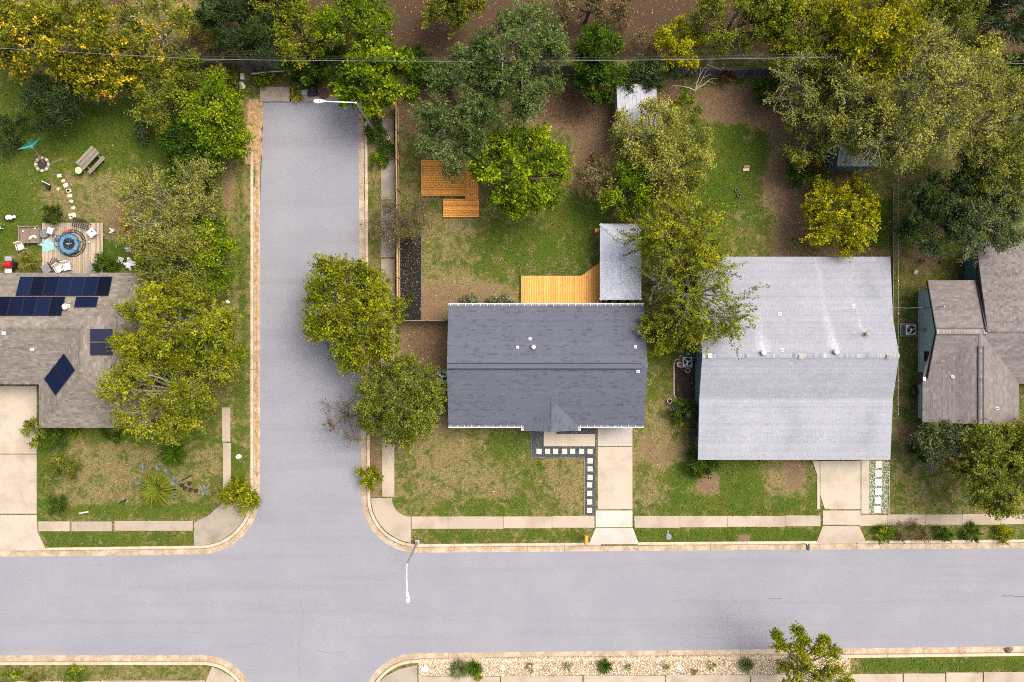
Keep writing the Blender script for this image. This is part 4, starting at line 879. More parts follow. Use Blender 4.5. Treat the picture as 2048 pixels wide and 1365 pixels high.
# ------------------------------------------------------------------ decks
def boards(root, x0, y0, x1, y1, z, m, along, wd=.142, top=None, name='deck_board', th=.035):
    """deck boards over a photo rectangle; along 'x' or 'y'"""
    ax, ay = P(x0, y0, z); bx, by = P(x1, y1, z); cache = {}
    rx, ry, _ = root.location
    if along == 'x':
        n = round((ay - by) / wd); st = (ay - by) / n
        for i in range(n):
            b = MB(); b.box((0, 0, 0), (bx - ax + random.uniform(-.02, .02), st - .022, th))
            if 'm' not in cache: cache['m'] = b.mesh(name); cache['m'].materials.append(m)
            link(name, cache['m'], None, root, ((ax + bx) / 2 - rx + random.uniform(-.012, .012), ay - (i + .5) * st - ry, z - th / 2 + random.uniform(-.003, .003)))
    else:
        n = round((bx - ax) / wd); st = (bx - ax) / n
        for i in range(n):
            x = ax + (i + .5) * st; yt = ay if top is None else P(0, top(x0 + (x1 - x0) * (i + .5) / n), z)[1]; L_ = yt - by; k = round(L_, 3)
            if k not in cache:
                b = MB(); b.box((0, 0, 0), (L_, st - .018, th)); cache[k] = b.mesh(name); cache[k].materials.append(m)
            link(name, cache[k], None, root, (x - rx, (yt + by) / 2 - ry, z - th / 2 + random.uniform(-.003, .003)), rot=math.pi / 2)
    b = MB(); 
    for k in range(4):
        if along == 'x': xx = ax + .05 + (bx - ax - .1) * k / 3; b.bar((xx - rx, ay - .05 - ry, z - th - .08), (xx - rx, by + .05 - ry, z - th - .08), .05, .15)
        else: yy = by + .06 + ((P(0, y1 - 50, z)[1] if top else ay) - by - .12) * k / 3; b.bar((ax + .05 - rx, yy - ry, z - th - .08), (bx - .05 - rx, yy - ry, z - th - .08), .05, .15)
    b.build('joist', M['wood_grey'], root)
d1 = thing('wooden_deck', 'stained orange plank deck of three platforms out in the middle of the lawn', 'deck', (*P(900, 375), 0))
boards(d1, 842, 320, 929.5, 393, .30, M['deck'], 'x'); boards(d1, 930.5, 318, 957, 398, .30, M['deck'], 'y', .15); boards(d1, 886, 398, 958.5, 435, .22, M['deck'], 'x')
for px, py in ((844, 342), (926, 342)):
    b = MB(); b.box((0, 0, 0), (.2, .36, .05)); q = P(px, py, .3); tag(b.build('paving_block', M['grey'], None, (q[0], q[1], .328)), 'grey block on the left edge of the orange plank deck' if px < 900 else 'grey block under the oak boughs on the orange plank deck', 'block')
d2 = thing('wooden_deck', 'pale new pine deck between the back eave and the gazebo', 'deck', (*P(1120, 580), 0))
boards(d2, 1042, 552, 1204, 612, .25, M['deck_pale'], 'y', .142, top=lambda x: 552 if x < 1163 else 552 - 27 * min(1.1, (x - 1163) / 37))
b = MB(); b.bar(Vector((*P(1041, 552, .2), .14)) - d2.location, Vector((*P(1163, 551.3, .2), .14)) - d2.location, .03, .2); b.bar(Vector((*P(1041.3, 552, .2), .14)) - d2.location, Vector((*P(1041.3, 612, .2), .14)) - d2.location, .03, .2); b.build('skirt_board', M['trim_dark'], d2)
b = MB(); b.tube([P3(1042, 552, .2), P3(1041, 538, 1.0)], .03, 6); tag(b.build('stake', M['greym'], None), 'thin metal stake at the corner of the pine deck', 'stake')
d3 = thing('wooden_deck', 'weathered grey deck cluttered with toys behind the solar panel house', 'deck', (*P(145, 496), 0))
boards(d3, 84, 446, 206, 549, .20, M['deck_old'], 'y', .17)
# ------------------------------------------------------------------ fences
def picket_fence(label, a, b, hgt, m, wd=.14, post=2.4, lean=0.0, gap=.008, inner=1, rails=True):
    a, b = Vector((*P(*a), 0)), Vector((*P(*b), 0)); d = b - a; L_ = d.length; n = int(L_ / wd); r = thing('wooden_fence', label, 'fence', a, math.atan2(d.y, d.x)); mes = []
    for k in range(4):
        q = MB(); q.prism([(-wd / 2 + gap / 2, -.009), (wd / 2 - gap / 2, -.009), (wd / 2 - gap / 2, .009), (-wd / 2 + gap / 2, .009)], 0.04, hgt + random.uniform(-.04, .03)); me = q.mesh('picket')
        me.transform(Matrix.Rotation(-math.pi / 2, 4, 'Y')); me.materials.append(m); mes.append(me)   # length along local X for the grain
    for i in range(n):
        o = link('picket', mes[i % 4], None, r, ((i + .5) * wd, random.uniform(-.006, .006), 0)); o.rotation_euler = (random.uniform(-.02, .02), math.pi / 2, 0); o.rotation_euler = (0, math.pi / 2 + random.uniform(-.012, .012), 0)
    for i in range(int(L_ / post) + 2):
        q = MB(); q.box((min(i * post, L_), inner * .07, hgt / 2), (.09, .09, hgt + .05)); q.build('post', m, r)
    if rails:
        for z in (.35, hgt - .25):
            q = MB(); q.box((L_ / 2, inner * .035, z), (L_, .05, .09)); q.build('rail', m, r)
    return r
picket_fence('long tan picket fence beside the side street pavement and the black mulch bed', (797, 212), (800.5, 642), 1.85, M['fence_tan'], inner=1)
picket_fence('short picket fence between the mulch bed and the corner of the slate house', (802, 643), (897, 643), 1.7, M['wood_grey'], inner=1)
picket_fence('dark old board fence along the woods at the back of the yards', (395, 139), (1558, 155), 2.1, M['fence_dark'], wd=.19, inner=-1)
r = thing('chain_link_fence', 'chain link fence with steel top rail beside the pale grey house', 'fence', (*P(1784, 600), 0)); fo = r.location
p0, p1 = P3(1784, 366) - fo, P3(1784, 826) - fo; b = MB(); b.tube([p0 + Vector((0, 0, 1.05)), p1 + Vector((0, 0, 1.05))], .017, 6); b.build('top_rail', M['greym'], r)
n = 8
for i in range(n):
    q = p0.lerp(p1, i / (n - 1)); b = MB(); b.tube([q, q + Vector((0, 0, 1.1))], .028, 6); b.build('post', M['greym'], r)
b = MB(); L_ = (p1 - p0).length
for i in range(int(L_ / .3)):
    y = p0.y - i * .3
    for s_ in (-1, 1):
        y2 = min(p0.y, max(p1.y, y + s_ * .95)); b.bar((p0.x, y, .05), (p0.x, y2, .05 + abs(y2 - y) * 1.04 + .001), .0016, .0016)
o = b.build('wire_mesh', M['greym'], r); o['kind'] = 'stuff'
b = MB(); b.box((p0.x + .02, (p0.y + p1.y) / 2 + 3.4, .08), (.05, L_ - 7.6, .2)); b.build('bottom_board', M['wood_grey'], r)
# ------------------------------------------------------------------ poles and wires
def cable(label, pts, rad, m, sag=.4):
    q = []
    for (a, b) in zip(pts[:-1], pts[1:]):
        a, b = P3(*a), P3(*b)
        for k in range(12): 
            t = k / 12; q.append(a.lerp(b, t) - Vector((0, 0, sag * 4 * t * (1 - t))))
    q.append(P3(*pts[-1])); b = MB(); b.tube(q, rad, 5); tag(b.build('overhead_cable', m, None), label, 'cable', 'cables strung over the back of the yards')
def upole(px, py, h_, label):
    x, y = P(px, py, h_); r = thing('utility_pole', label, 'utility pole', (x, y, 0)); b = MB(); b.tube([(0, 0, -.2), (0, 0, h_ + .3)], [.16, .11], 10); b.build('post', M['bark'], r)
    b = MB(); b.box((0, 0, h_ - .05), (.1, 1.6, .12)); b.build('crossarm', M['wood_grey'], r)
    for k in (-.7, 0, .7):
        b = MB(); b.lathe([(.05, h_ + .01), (.06, h_ + .08), (.02, h_ + .14)], 8, (0, k)); b.build('insulator', M['greym'], r)
upole(1005, 121, 7.9, 'wooden utility pole rising through the top of the dark oak'); upole(1705, 112, 8.0, 'wooden utility pole inside the yellowest tree at the back')
cable('lowest thick silver cable over the back fence', [(-150, 88, 7.2), (410, 119, 6.6), (1005, 123.5, 7.4), (1705, 114, 7.4), (2200, 133, 7.2)], .017, M['wire'], .1)
cable('upper thin dark cable over the back fence', [(-150, 82, 8.3), (400, 108, 7.8), (1005, 117, 8.0), (1705, 108, 8.1), (2200, 126, 8.2)], .010, M['wire_dark'], .1)
cable('middle dark cable over the back fence', [(-150, 85, 8.3), (400, 113, 7.7), (1005, 121, 8.0), (1705, 112, 8.1), (2200, 129, 8.2)], .011, M['wire_dark'], .1)
b = MB(); b.tube([P3(1786, 616, 3.2), P3(1815, 616.5, 3.6), P3(1846, 616, 4.1)], .02, 6); tag(b.build('service_cable', M['wire'], None), 'short service cable reaching the mast on the sage green wall', 'cable')
def street_light(label, base, top, tz, head, hz, mid=None):
    bx, by, _ = P3(*base); r = thing('street_lamp', label, 'street lamp', (bx, by, 0)); o = r.location; tp = P3(*top, tz); tp.x, tp.y = bx, by
    b = MB(); b.tube([(0, 0, -.1), (0, 0, tz * .5), (0, 0, tz)], [.11, .09, .07], 12); b.build('pole', M['greym'], r); b = MB(); b.box((0, 0, .12), (.36, .36, .26)); b.build('base', M['ac'], r)
    hd = P3(*head, hz) - o; q = [Vector((0, 0, tz - .02))] + ([P3(*mid) - o] if mid else []) + [hd]; pts = []
    for k in range(13):
        t = k / 12
        pts.append(q[0].lerp(q[-1], t) if len(q) == 2 else q[0] * (1 - t) ** 2 + q[1] * 2 * t * (1 - t) + q[2] * t * t)
    b = MB(); b.tube(pts, [.042] * 12 + [.04], 8); b.build('arm', M['white_metal'], r)
    dr = (pts[-1] - pts[-3]); dr.z = 0; dr.normalize(); a = math.atan2(dr.y, dr.x); b = MB()
    prof = [(-.40, .06, .06), (-.25, .10, .08), (.1, .16, .11), (.36, .145, .10), (.48, .05, .05)]; vs = []; k = 10
    for x, w_, h_ in prof:
        for j in range(k):
            t = 2 * math.pi * j / k; vs.append((x, w_ * math.cos(t), h_ * math.sin(t)))
    fs = [(i * k + j, (i + 1) * k + j, (i + 1) * k + (j + 1) % k, i * k + (j + 1) % k) for i in range(len(prof) - 1) for j in range(k)] + [tuple(range(k)), tuple(range((len(prof) - 1) * k + k - 1, (len(prof) - 1) * k - 1, -1))]
    b.add(vs, fs); lh = b.build('lamp_head', M['lamp_head'], r, hd, True, a)
    b = MB(); b.lathe([(.045, .10), (.045, .17), (.02, .19)], 10); b.build('photocell', M['blue'], lh)
    b = MB(); b.box((0.05, 0, -.11), (.5, .22, .04)); b.build('lens', M['glass'], lh)
street_light('street lamp with its white arm over the closed end of the side street', (752, 267), (712, 206), 8.5, (640, 203), 8.9)
street_light('street lamp leaning its arm out over the main street', (835, 1084), (816, 1124), 6.6, (815, 1194), 8.2, (812, 1150, 8.0))
# ------------------------------------------------------------------ street and yard objects
def W3(px, py, z=0): return Vector((*P(px, py, z), z))
def ac_unit(label, px, py, s=.78, rz=0):
    r = thing('air_conditioner', label, 'air conditioner', P3(px, py, .8).xy.to_3d(), rz); b = MB(); b.box((0, 0, .05), (s + .3, s + .3, .1)); b.build('pad', M['concrete_old'], r)
    b = MB(); b.box((0, 0, .47), (s, s, .72)); b.build('cabinet', M['ac'], r)
    for k in range(6):
        for (dx, dy, a) in ((0, -s / 2 - .008, 0), (0, s / 2 + .008, 0), (s / 2 + .008, 0, 1), (-s / 2 - .008, 0, 1)):
            b = MB(); b.box((dx, dy, .22 + k * .09), (s * .9, .016, .03) if not a else (.016, s * .9, .03)); b.build('louvre', M['grey'], r)
    b = MB(); b.lathe([(s * .42, .834), (.001, .836)], 24, cap=False); g = b.build('fan_well', M['black_hole'], r); b = MB()
    for k in range(3):
        a = k * 2.094; b.add([(.04 * math.cos(a), .04 * math.sin(a), .845), (s * .36 * math.cos(a - .1), s * .36 * math.sin(a - .1), .845), (s * .37 * math.cos(a + .5), s * .37 * math.sin(a + .5), .865), (.07 * math.cos(a + .6), .07 * math.sin(a + .6), .85)], [(0, 1, 2, 3)])
    b.build('fan_blade', M['greym'], g); b = MB(); b.lathe([(.10, .85), (.10, .88), (.02, .89)], 12); b.build('hub', M['white_metal'], g); b = MB()
    for k in range(4): b.ring(s * (.12 + .09 * k), s * (.12 + .09 * k) + .008, .89, .898, 24)
    for k in range(8):
        a = k * math.pi / 4; b.bar((.05 * math.cos(a), .05 * math.sin(a), .894), (s * .43 * math.cos(a), s * .43 * math.sin(a), .894), .008, .008)
    b.build('guard', M['black'], g); return r
ac_unit('air conditioner tucked beside the left wall of the slate roofed house', 884, 755, .95); ac_unit('air conditioner in the planted bed by the teal wall of the pale grey house', 1375, 724, .78); ac_unit('air conditioner standing before the sage green wall', 1822, 660, .82)
def pot(label, px, py, rr, h_, m, fill='soil', ring=False, name='flower_pot', cat='pot', sx=1):
    r = thing(name, label, cat, P3(px, py)); b = MB(); b.lathe([(rr * .72, 0), (rr, h_), (rr * 1.08, h_), (rr * 1.08, h_ + .03), (rr * .88, h_ + .03), (rr * .84, h_ - .05)], 20, cap=False, sx=sx); b.build('bowl', M[m], r)
    b = MB(); b.lathe([(rr * .86, h_ - .04), (.001, h_ - .03)], 16, cap=False, sx=sx); b.build('fill', M[fill], r); return r
pot('white rimmed pot beside the air conditioner and bed edging, upper one', 1357, 729, .20, .3, 'white', 'terracotta'); pot('white rimmed pot directly below the teal wall air conditioner', 1374, 741, .19, .3, 'offwhite')
pot('round white pot at the lower end of the planted bed', 1338, 802, .19, .3, 'white'); pot('small blue pot by the lower shrub of the planted bed', 1347, 813, .14, .25, 'blue')
pot('terracotta pot, left of two on bare earth under the dark tree', 1843, 523, .17, .28, 'terracotta'); pot('terracotta pot, right of two on bare earth under the dark tree', 1883, 523, .17, .28, 'terracotta')
b = MB(); b.lathe([(.001, .02), (.14, .08), (.21, .22), (.14, .38), (.001, .44)], 18, cap=False); tag(b.build('gazing_ball', plain('aqua_glaze', (.05, .33, .40), .2), None, P3(1375, 708), True), 'glossy aqua garden ball above the air conditioner', 'garden ball')
r = thing('recycling_bin', 'dark blue bin pressed against the brown wall corner', 'bin', P3(1386, 862)); b = MB(); b.prism([(-.26, -.3), (.26, -.3), (.26, .3), (-.26, .3)], 0, .9); b.build('body', M['teal'], r); b = MB(); b.box((0, 0, .95), (.58, .66, .08)); b.build('lid', M['black'], r)
b = MB(); b.tube([P3(x, y, .05) for x, y in ((1391, 716), (1352, 720), (1348, 728), (1348, 790), (1352, 798))], .06, 6); tag(b.build('bed_edging', M['stone'], None), 'curved stone edging round the bed beside the teal wall', 'edging')
ml2 = setting('planting_bed'); b = MB(); b.prism([P(*p) for p in ((1391, 717), (1352, 720), (1349, 730), (1349, 797), (1391, 797))], -.05, .015); b.build('bed', M['soil'], ml2)
r = thing('mailbox', 'orange yellow mailbox on the verge beside the middle driveway', 'mailbox', P3(1170, 1074)); b = MB(); b.box((0, 0, .5), (.1, .1, 1.0)); b.build('post', M['wood_grey'], r)
b = MB(); pr = [(-.15, 0), (.15, 0), (.15, .16)] + [(.15 * math.cos(R(a)), .16 + .12 * math.sin(R(a))) for a in range(20, 180, 20)] + [(-.15, .16)]; n = len(pr)
b.add([(x, y_, z + 1.0) for y_ in (-.38, .38) for x, z in pr], [tuple(range(n)), tuple(range(2 * n - 1, n - 1, -1))] + [(i, n + i, n + (i + 1) % n, (i + 1) % n) for i in range(n)]); b.build('box', M['orange'], r)
b = MB(); b.box((.02, -.40, 1.1), (.2, .03, .24)); b.build('door', M['black'], r); b = MB(); b.box((.17, .1, 1.22), (.02, .2, .1)); b.build('flag', M['red'], r)
r = thing('mailbox', 'dark mailbox with a bent white arm by the grass edge', 'mailbox', P3(1607, 1086)); b = MB(); b.tube([(0, 0, 0), (0, 0, .9), (-.05, .1, 1.1), (-.2, .38, 1.15)], .035, 6); b.build('post', M['white'], r); b = MB(); b.box((0, -.1, .98), (.2, .48, .22)); b.build('box', M['black'], r)
r = thing('meter_lid', 'round blue grey water meter lid with a strap handle in the verge', 'meter lid', P3(1337, 1074, 0)); b = MB(); b.lathe([(.25, 0), (.25, .04), (.21, .055), (.001, .055)], 20, cap=False); b.build('lid', M['grey'], r); b = MB(); b.box((-.04, .35, .03), (.14, .4, .04)); b.build('tongue', M['grey'], r)
r = thing('manhole', 'rusty round manhole cover in the slab at the street end', 'manhole', P3(648, 188)); b = MB(); b.lathe([(.46, .02), (.46, .05), (.40, .06), (.001, .06)], 28, cap=False); b.build('cover', M['rust'], r); b = MB(); b.ring(.47, .54, .0, .045, 28); b.build('frame', M['concrete_old'], r)
b = MB(); b.ring(.23, .30, .09, .13, 28); o = b.build('hoop', M['white'], None, P3(773, 276)); tag(o, 'white hoop lying on the old pavement by the fence', 'hoop'); b = MB(); b.bar((-.2, -.1, .11), (.2, .12, .11), .04, .03); b.build('crossbar', M['white'], o)
b = MB(); pr = []
for k in range(18):
    t = k / 17; pr.append((-.95 + 1.6 * t, .22 * math.sin(math.pi * t) ** .7))
b.prism(pr + [(x, -w_) for x, w_ in pr[::-1][1:-1]], .10, .17); o = b.build('surfboard', M['ac'], None, P3(616, 186), rot=.05); tag(o, 'pale grey board lying by the black cart at the street end', 'board'); b = MB(); b.box((0, 0, .18), (1.1, .02, .01)); b.build('stringer', M['greym'], o)
r = thing('hand_cart', 'black cart loaded with sacks at the closed street end', 'cart', P3(627, 183)); b = MB(); b.box((0, 0, .32), (.6, .85, .3)); b.build('tub', M['black'], r)
for s_ in (-1, 1): b = MB(); b.lathe([(.2, -.05), (.2, .05)], 14); o = b.build('wheel', M['black'], r, (s_ * .36, -.25, .2)); o.rotation_euler = (0, math.pi / 2, 0)
b = MB(); b.lathe([(.001, .45), (.22, .5), (.26, .62), (.15, .74), (.001, .78)], 12, (.05, .1), cap=False, sy=1.2); b.build('sack', M['trim_dark'], r); b = MB(); b.bar((-.2, -.4, .5), (-.2, -.75, .9), .03, .03); b.bar((.2, -.4, .5), (.2, -.75, .9), .03, .03); b.bar((-.2, -.75, .9), (.2, -.75, .9), .03, .03); b.build('handle', M['black'], r)
r = thing('guard_rail', 'long bluish steel pipe lying on short legs at the street end', 'guard rail', P3(548, 146)); b = MB(); b.tube([P3(503, 148, .5) - r.location, P3(540, 144, .5) - r.location, P3(588, 141, .5) - r.location], .09, 8); b.build('rail', M['greym'], r)
for px in (510, 575): b = MB(); q = P3(px, 148 - (px - 503) * .08, .5) - r.location; b.bar(q, q * 1 - Vector((0, 0, .55)), .08, .08); b.build('leg', M['greym'], r)
b = MB(); b.box((0, 0, .55), (.12, .1, 1.1)); o = tag(b.build('marker_post', plain('rusty_orange', (.35, .12, .04), .7), None, P3(590, 155)), 'rusty orange marker post at the end of the steel pipe', 'post'); b = MB(); b.box((0, -.06, .9), (.16, .02, .3)); b.build('reflector', M['orange'], o)
for k, (px, py, a, lb) in enumerate(((486, 155, 0.05, 'white plastic crate near the end of the steel pipe, upper of two'), (485, 172, .6, 'white plastic bag on the verge, lower of two near the pipe'))):
    b = MB()
    if k == 0: b.box((0, 0, .15), (.28, .5, .3))
    else: b.lathe([(.001, 0), (.2, .05), (.22, .15), (.08, .28), (.001, .3)], 9, cap=False, sy=1.6)
    tag(b.build('crate' if k == 0 else 'plastic_bag', M['white'], None, P3(px, py), rot=a), lb, 'crate' if k == 0 else 'bag')
def rock(label, px, py, s, m, seed=0):
    rr = random.Random(seed); b = MB(); n = 9; prof = []
    vs = []; 
    for (k, sc, z) in ((0, 1, 0), (1, 1.05, .3), (2, .65, .62)):
        for j in range(n): a = 2 * math.pi * j / n; q = s * sc * rr.uniform(.7, 1.15); vs.append((q * math.cos(a), q * math.sin(a) * .8, s * z * rr.uniform(.8, 1.1)))
    fs = [(i * n + j, i * n + (j + 1) % n, (i + 1) * n + (j + 1) % n, (i + 1) * n + j) for i in range(2) for j in range(n)] + [tuple(range(2 * n, 3 * n))]
    b.add(vs, fs); return tag(b.build('rock', M[m], None, P3(px, py)), label, 'rock')
rock('white limestone rock on the grass verge of the side street', 477, 914, .27, 'white', 1); rock('small white rock high on the verge beside the yellow green tree', 455, 604, .2, 'white', 2)
rock('white rock at the left end of the pebble bed', 851, 1338, .34, 'white', 3); rock('cream boulder in the pebble bed right of the two grass clumps', 1004, 1336, .34, 'stone', 4); rock('white rock in the pebble bed near the spiky grass clump', 1357, 1336, .22, 'white', 5)
rock('brown rock on the kerb at the far right of the main street', 2017, 1300, .3, 'brown', 6); rock('pale rock on bare earth beside the terracotta pots', 1830, 545, .24, 'stone', 7)
for k, (px, py, a) in enumerate(((1493, 334, .05), (1492, 340, .05))): 
    b = MB(); b.box((0, 0, .05), (.5, .2, .1)); tag(b.build('brick', M['brick'] if k == 0 else M['stone'], None, P3(px, py), rot=a), 'flat red brick lying on the right back lawn' if k == 0 else 'cream brick beside the red one on the right back lawn', 'brick')
for k, (px, py) in enumerate(((1472, 382), (1477, 392))): b = MB(); b.lathe([(.13, 0), (.16, .2), (.11, .2), (.09, .04)], 10, cap=True); tag(b.build('bucket', M['black'], None, P3(px, py), rot=k), ('upper' if k == 0 else 'lower') + ' of two small black tubs on the right back lawn', 'tub')
r = thing('garden_hose', 'dark hose coiled on the grass beside the sage green wall', 'hose', P3(1826, 783)); b = MB(); q = []
for k in range(90): a = k * .35; rr = .24 + .16 * math.sin(k * .9) * .35 + .1 * (k / 90); q.append((rr * math.cos(a), rr * 1.5 * math.sin(a), .03 + .002 * k))
q += [(.1, -1.0, .03), (.2, -1.5, .03)]; b.tube(q, .022, 5); b.build('coil', M['black'], r)
# ------------------------------------------------------------------ left back yard clutter
def chair(label, px, py, rz, m, s=.5, name='patio_chair', cat='chair', back=.45, mb=None):
    r = thing(name, label, cat, P3(px, py, .45).xy.to_3d(), rz); z0 = .2 if 80 < px < 210 and 446 < py < 549 else 0
    r.location.z = z0; b = MB(); b.box((0, 0, .42), (s, s, .07)); b.build('seat', M[m], r); b = MB(); Mx = Matrix.Translation((0, s / 2 + .05, .42 + back / 2)) @ Matrix.Rotation(R(-16), 4, 'X'); b.box(None, (s, .06, back), M=Mx); b.build('backrest', M[m], r)
    for x in (-1, 1):
        for y in (-1, 1): b = MB(); b.box((x * (s / 2 - .03), y * (s / 2 - .03), .19), (.04, .04, .38)); b.build('leg', M[mb or m], r)
        b = MB(); b.box((x * (s / 2 + .02), 0, .60), (.05, s, .04)); b.build('armrest', M[mb or m], r)
    return r
chair('white cushioned chair at the top of the grey deck beside the round grey stool', 104, 462, R(-110), 'white', .55, mb='brown'); chair('white chair on the grass left of the grey deck', 41, 494, R(20), 'offwhite', .5)
chair('white cushioned chair, rightmost of the pair against the eave', 136, 534, R(10), 'white', .6); chair('white lounge chair tipped toward the dark armchair by the eave', 121, 538, R(35), 'offwhite', .55)
chair('charcoal armchair at the lower left corner of the grey deck', 96, 538, R(-150), 'grey', .75, 'armchair', 'armchair', .5, 'black'); chair('brown padded chair behind the charcoal armchair', 113, 524, R(150), 'brown', .45, mb='black')
r = thing('side_table', 'square white table strewn with bits beside the toy railway', 'table', (*P(183, 466, .7), .2), R(38)); b = MB(); b.box((0, 0, .48), (.62, .62, .05)); b.build('table_top', M['white'], r)
for x in (-1, 1):
    for y in (-1, 1): b = MB(); b.box((x * .26, y * .26, .23), (.05, .05, .46)); b.build('leg', M['white'], r)
b = MB(); b.lathe([(.06, .2 + .51), (.07, .2 + .56), (.001, .2 + .58)], 10, cap=False); tag(b.build('cup', M['purple'], None, (*P(184, 463, .7), 0)), 'small purple cup on the square white table', 'cup')
r = thing('wicker_bench', 'black slatted bench at the top edge of the grey deck', 'bench', (*P(162, 450, .5), .2), R(-15))
for k in range(8): b = MB(); b.box((-.62 + k * .177, 0, .42), (.05, .55, .03)); b.build('seat_slat', M['black'], r)
for k in range(4): b = MB(); b.box((0, -.24 + k * .16, .40), (1.36, .03, .025)); b.build('seat_rail', M['black'], r)
for k in range(9): b = MB(); Mx = Matrix.Translation((-.62 + k * .155, .36, .66)) @ Matrix.Rotation(R(-20), 4, 'X'); b.box(None, (.035, .03, .5), M=Mx); b.build('back_slat', M['black'], r)
b = MB(); b.box((0, .45, .90), (1.36, .05, .06)); b.build('back_rail', M['black'], r)
for x in (-1, 1):
    for y in (-1, 1): b = MB(); b.box((x * .64, y * .25, .2), (.05, .05, .42)); b.build('leg', M['black'], r)
r = thing('raised_planter', 'weathered two cell planter box full of junk left of the grey deck', 'planter', (*P(58, 470, .4), 0))
for y in (-.66, .66): b = MB(); b.box((0, y, .25), (1.66, .05, .5)); b.build('side_board', M['wood_grey'], r)
for x in (-.82, 0, .82): b = MB(); b.box((0, 0, 0), (1.27, .05, .5)); b.build('cross_board', M['wood_grey'], r, (x, 0, .25), rot=math.pi / 2)
for x in (-.82, 0, .82):
    for y in (-.70, .70): b = MB(); b.box((x, y, .31), (.09, .07, .62)); b.build('post', M['wood_grey'], r)
b = MB(); b.box((0, 0, .15), (1.6, 1.26, .28)); b.build('soil', plain('planter_soil', (.17, .125, .085), .95, var=.5, scale=14), r)
for px, py, s_, lb, mm in ((62, 476, .14, 'pale driftwood piece lying in the junk planter', 'stone'), (70, 474, .12, 'short pale log in the right cell of the junk planter', 'stone'), (46, 463, .07, 'small white pot in the left cell of the junk planter', 'white'), (70, 457, .07, 'white cup at the top right of the junk planter', 'white')):
    b = MB(); b.lathe([(s_ * .8, .29), (s_, .34), (s_ * .8, .29 + s_ * 1.2), (.001, .29 + s_ * 1.25)], 8, cap=False, sy=2.0 if s_ > .1 else 1); tag(b.build('wood_chunk' if s_ > .1 else 'cup', M[mm], None, (*P(px, py, .35), 0), rot=px), lb, 'log' if s_ > .1 else 'cup')
r = thing('pouf', 'round grey outdoor stool between the planter box and a white chair', 'stool', (*P(87, 468, .4), 0)); b = MB(); b.lathe([(.34, 0), (.38, .05), (.38, .34), (.33, .42), (.06, .44), (.001, .45)], 26, cap=False); b.build('drum', plain('grey_weave', (.14, .14, .14), .8, var=.3, scale=25), r); b = MB(); b.ring(.375, .395, .2, .24, 26); b.build('band', M['black'], r)
# trampoline and toy railway
r = thing('trampoline', 'small round blue trampoline with teal net poles on the grey deck', 'trampoline', (*P(138, 488, .6), .2)); b = MB(); b.lathe([(.52, .40), (.52, .43), (.82, .43), (.84, .40), (.52, .40)], 8, cap=False); b.build('pad', M['blue'], r); b = MB(); b.lathe([(.53, .41), (.001, .405)], 24, cap=False); b.build('mat', M['black'], r)
b = MB(); b.bar((-.2, 0, .425), (.22, .03, .425), .05, .006); b.bar((-.15, -.05, .425), (.22, .06, .425), .03, .006); b.build('print', M['offwhite'], r)
for k in range(6): a = k * math.pi / 3 + .3; b = MB(); b.tube([(.84 * math.cos(a), .84 * math.sin(a), 0), (.85 * math.cos(a), .85 * math.sin(a), 1.1), (.62 * math.cos(a), .62 * math.sin(a), 1.4)], .03, 6); b.build('net_pole', M['teal'], r)
b = MB(); b.ring(.60, .64, 1.38, 1.42, 24); b.build('top_ring', M['teal'], r); b = MB(); b.ring(.82, .93, .38, .45, 8); b.build('frame', M['teal'], r)
b = MB(); b.tube([(.0, .60, 1.42), (.15, .35, 1.1), (.22, 0, .7), (.0, -.3, .45)], .025, 5); b.build('net_strap', M['teal'], r)
r = thing('toy_railway', 'ring of black toy train track around the trampoline', 'toy railway', (*P(145, 487, .2), .2)); 
for rr in (.90, 1.12): b = MB(); b.ring(rr - .018, rr + .018, .02, .05, 48); b.build('rail', M['black'], r)
b = MB()
for k in range(58): a = k * 2 * math.pi / 58; b.box((1.01 * math.cos(a), 1.01 * math.sin(a), .016), (.30, .045, .02), a)
b.build('sleepers', M['black'], r)
r = thing('toy_train', 'little red toy engine on the black toy track', 'toy train', (*P(134, 463.5, .3), .25), R(15)); b = MB(); b.box((0, 0, .1), (.34, .18, .12)); b.box((-.1, 0, .2), (.12, .17, .12)); b.build('body', M['pink'], r)
for x in (-.1, .1):
    for y in (-.1, .1): b = MB(); b.lathe([(.05, -.015), (.05, .015)], 10); o = b.build('wheel', M['black'], r, (x, y, .05)); o.rotation_euler = (math.pi / 2, 0, 0)
b = MB(); b.box((0, 0, .12), (.3, .2, .16)); b.box((0, .12, .2), (.1, .1, .1)); tag(b.build('toy_tractor', M['purple'], None, (*P(114, 480, .3), .2), rot=.4), 'purple ride-on toy left of the trampoline', 'toy')
b = MB(); b.lathe([(.001, 0), (.09, .04), (.11, .1), (.05, .18), (.001, .2)], 12, cap=False); tag(b.build('toy_ball', M['lime'], None, (*P(179, 485, .2), .2)), 'pale lime toy ball right of the toy railway', 'ball')
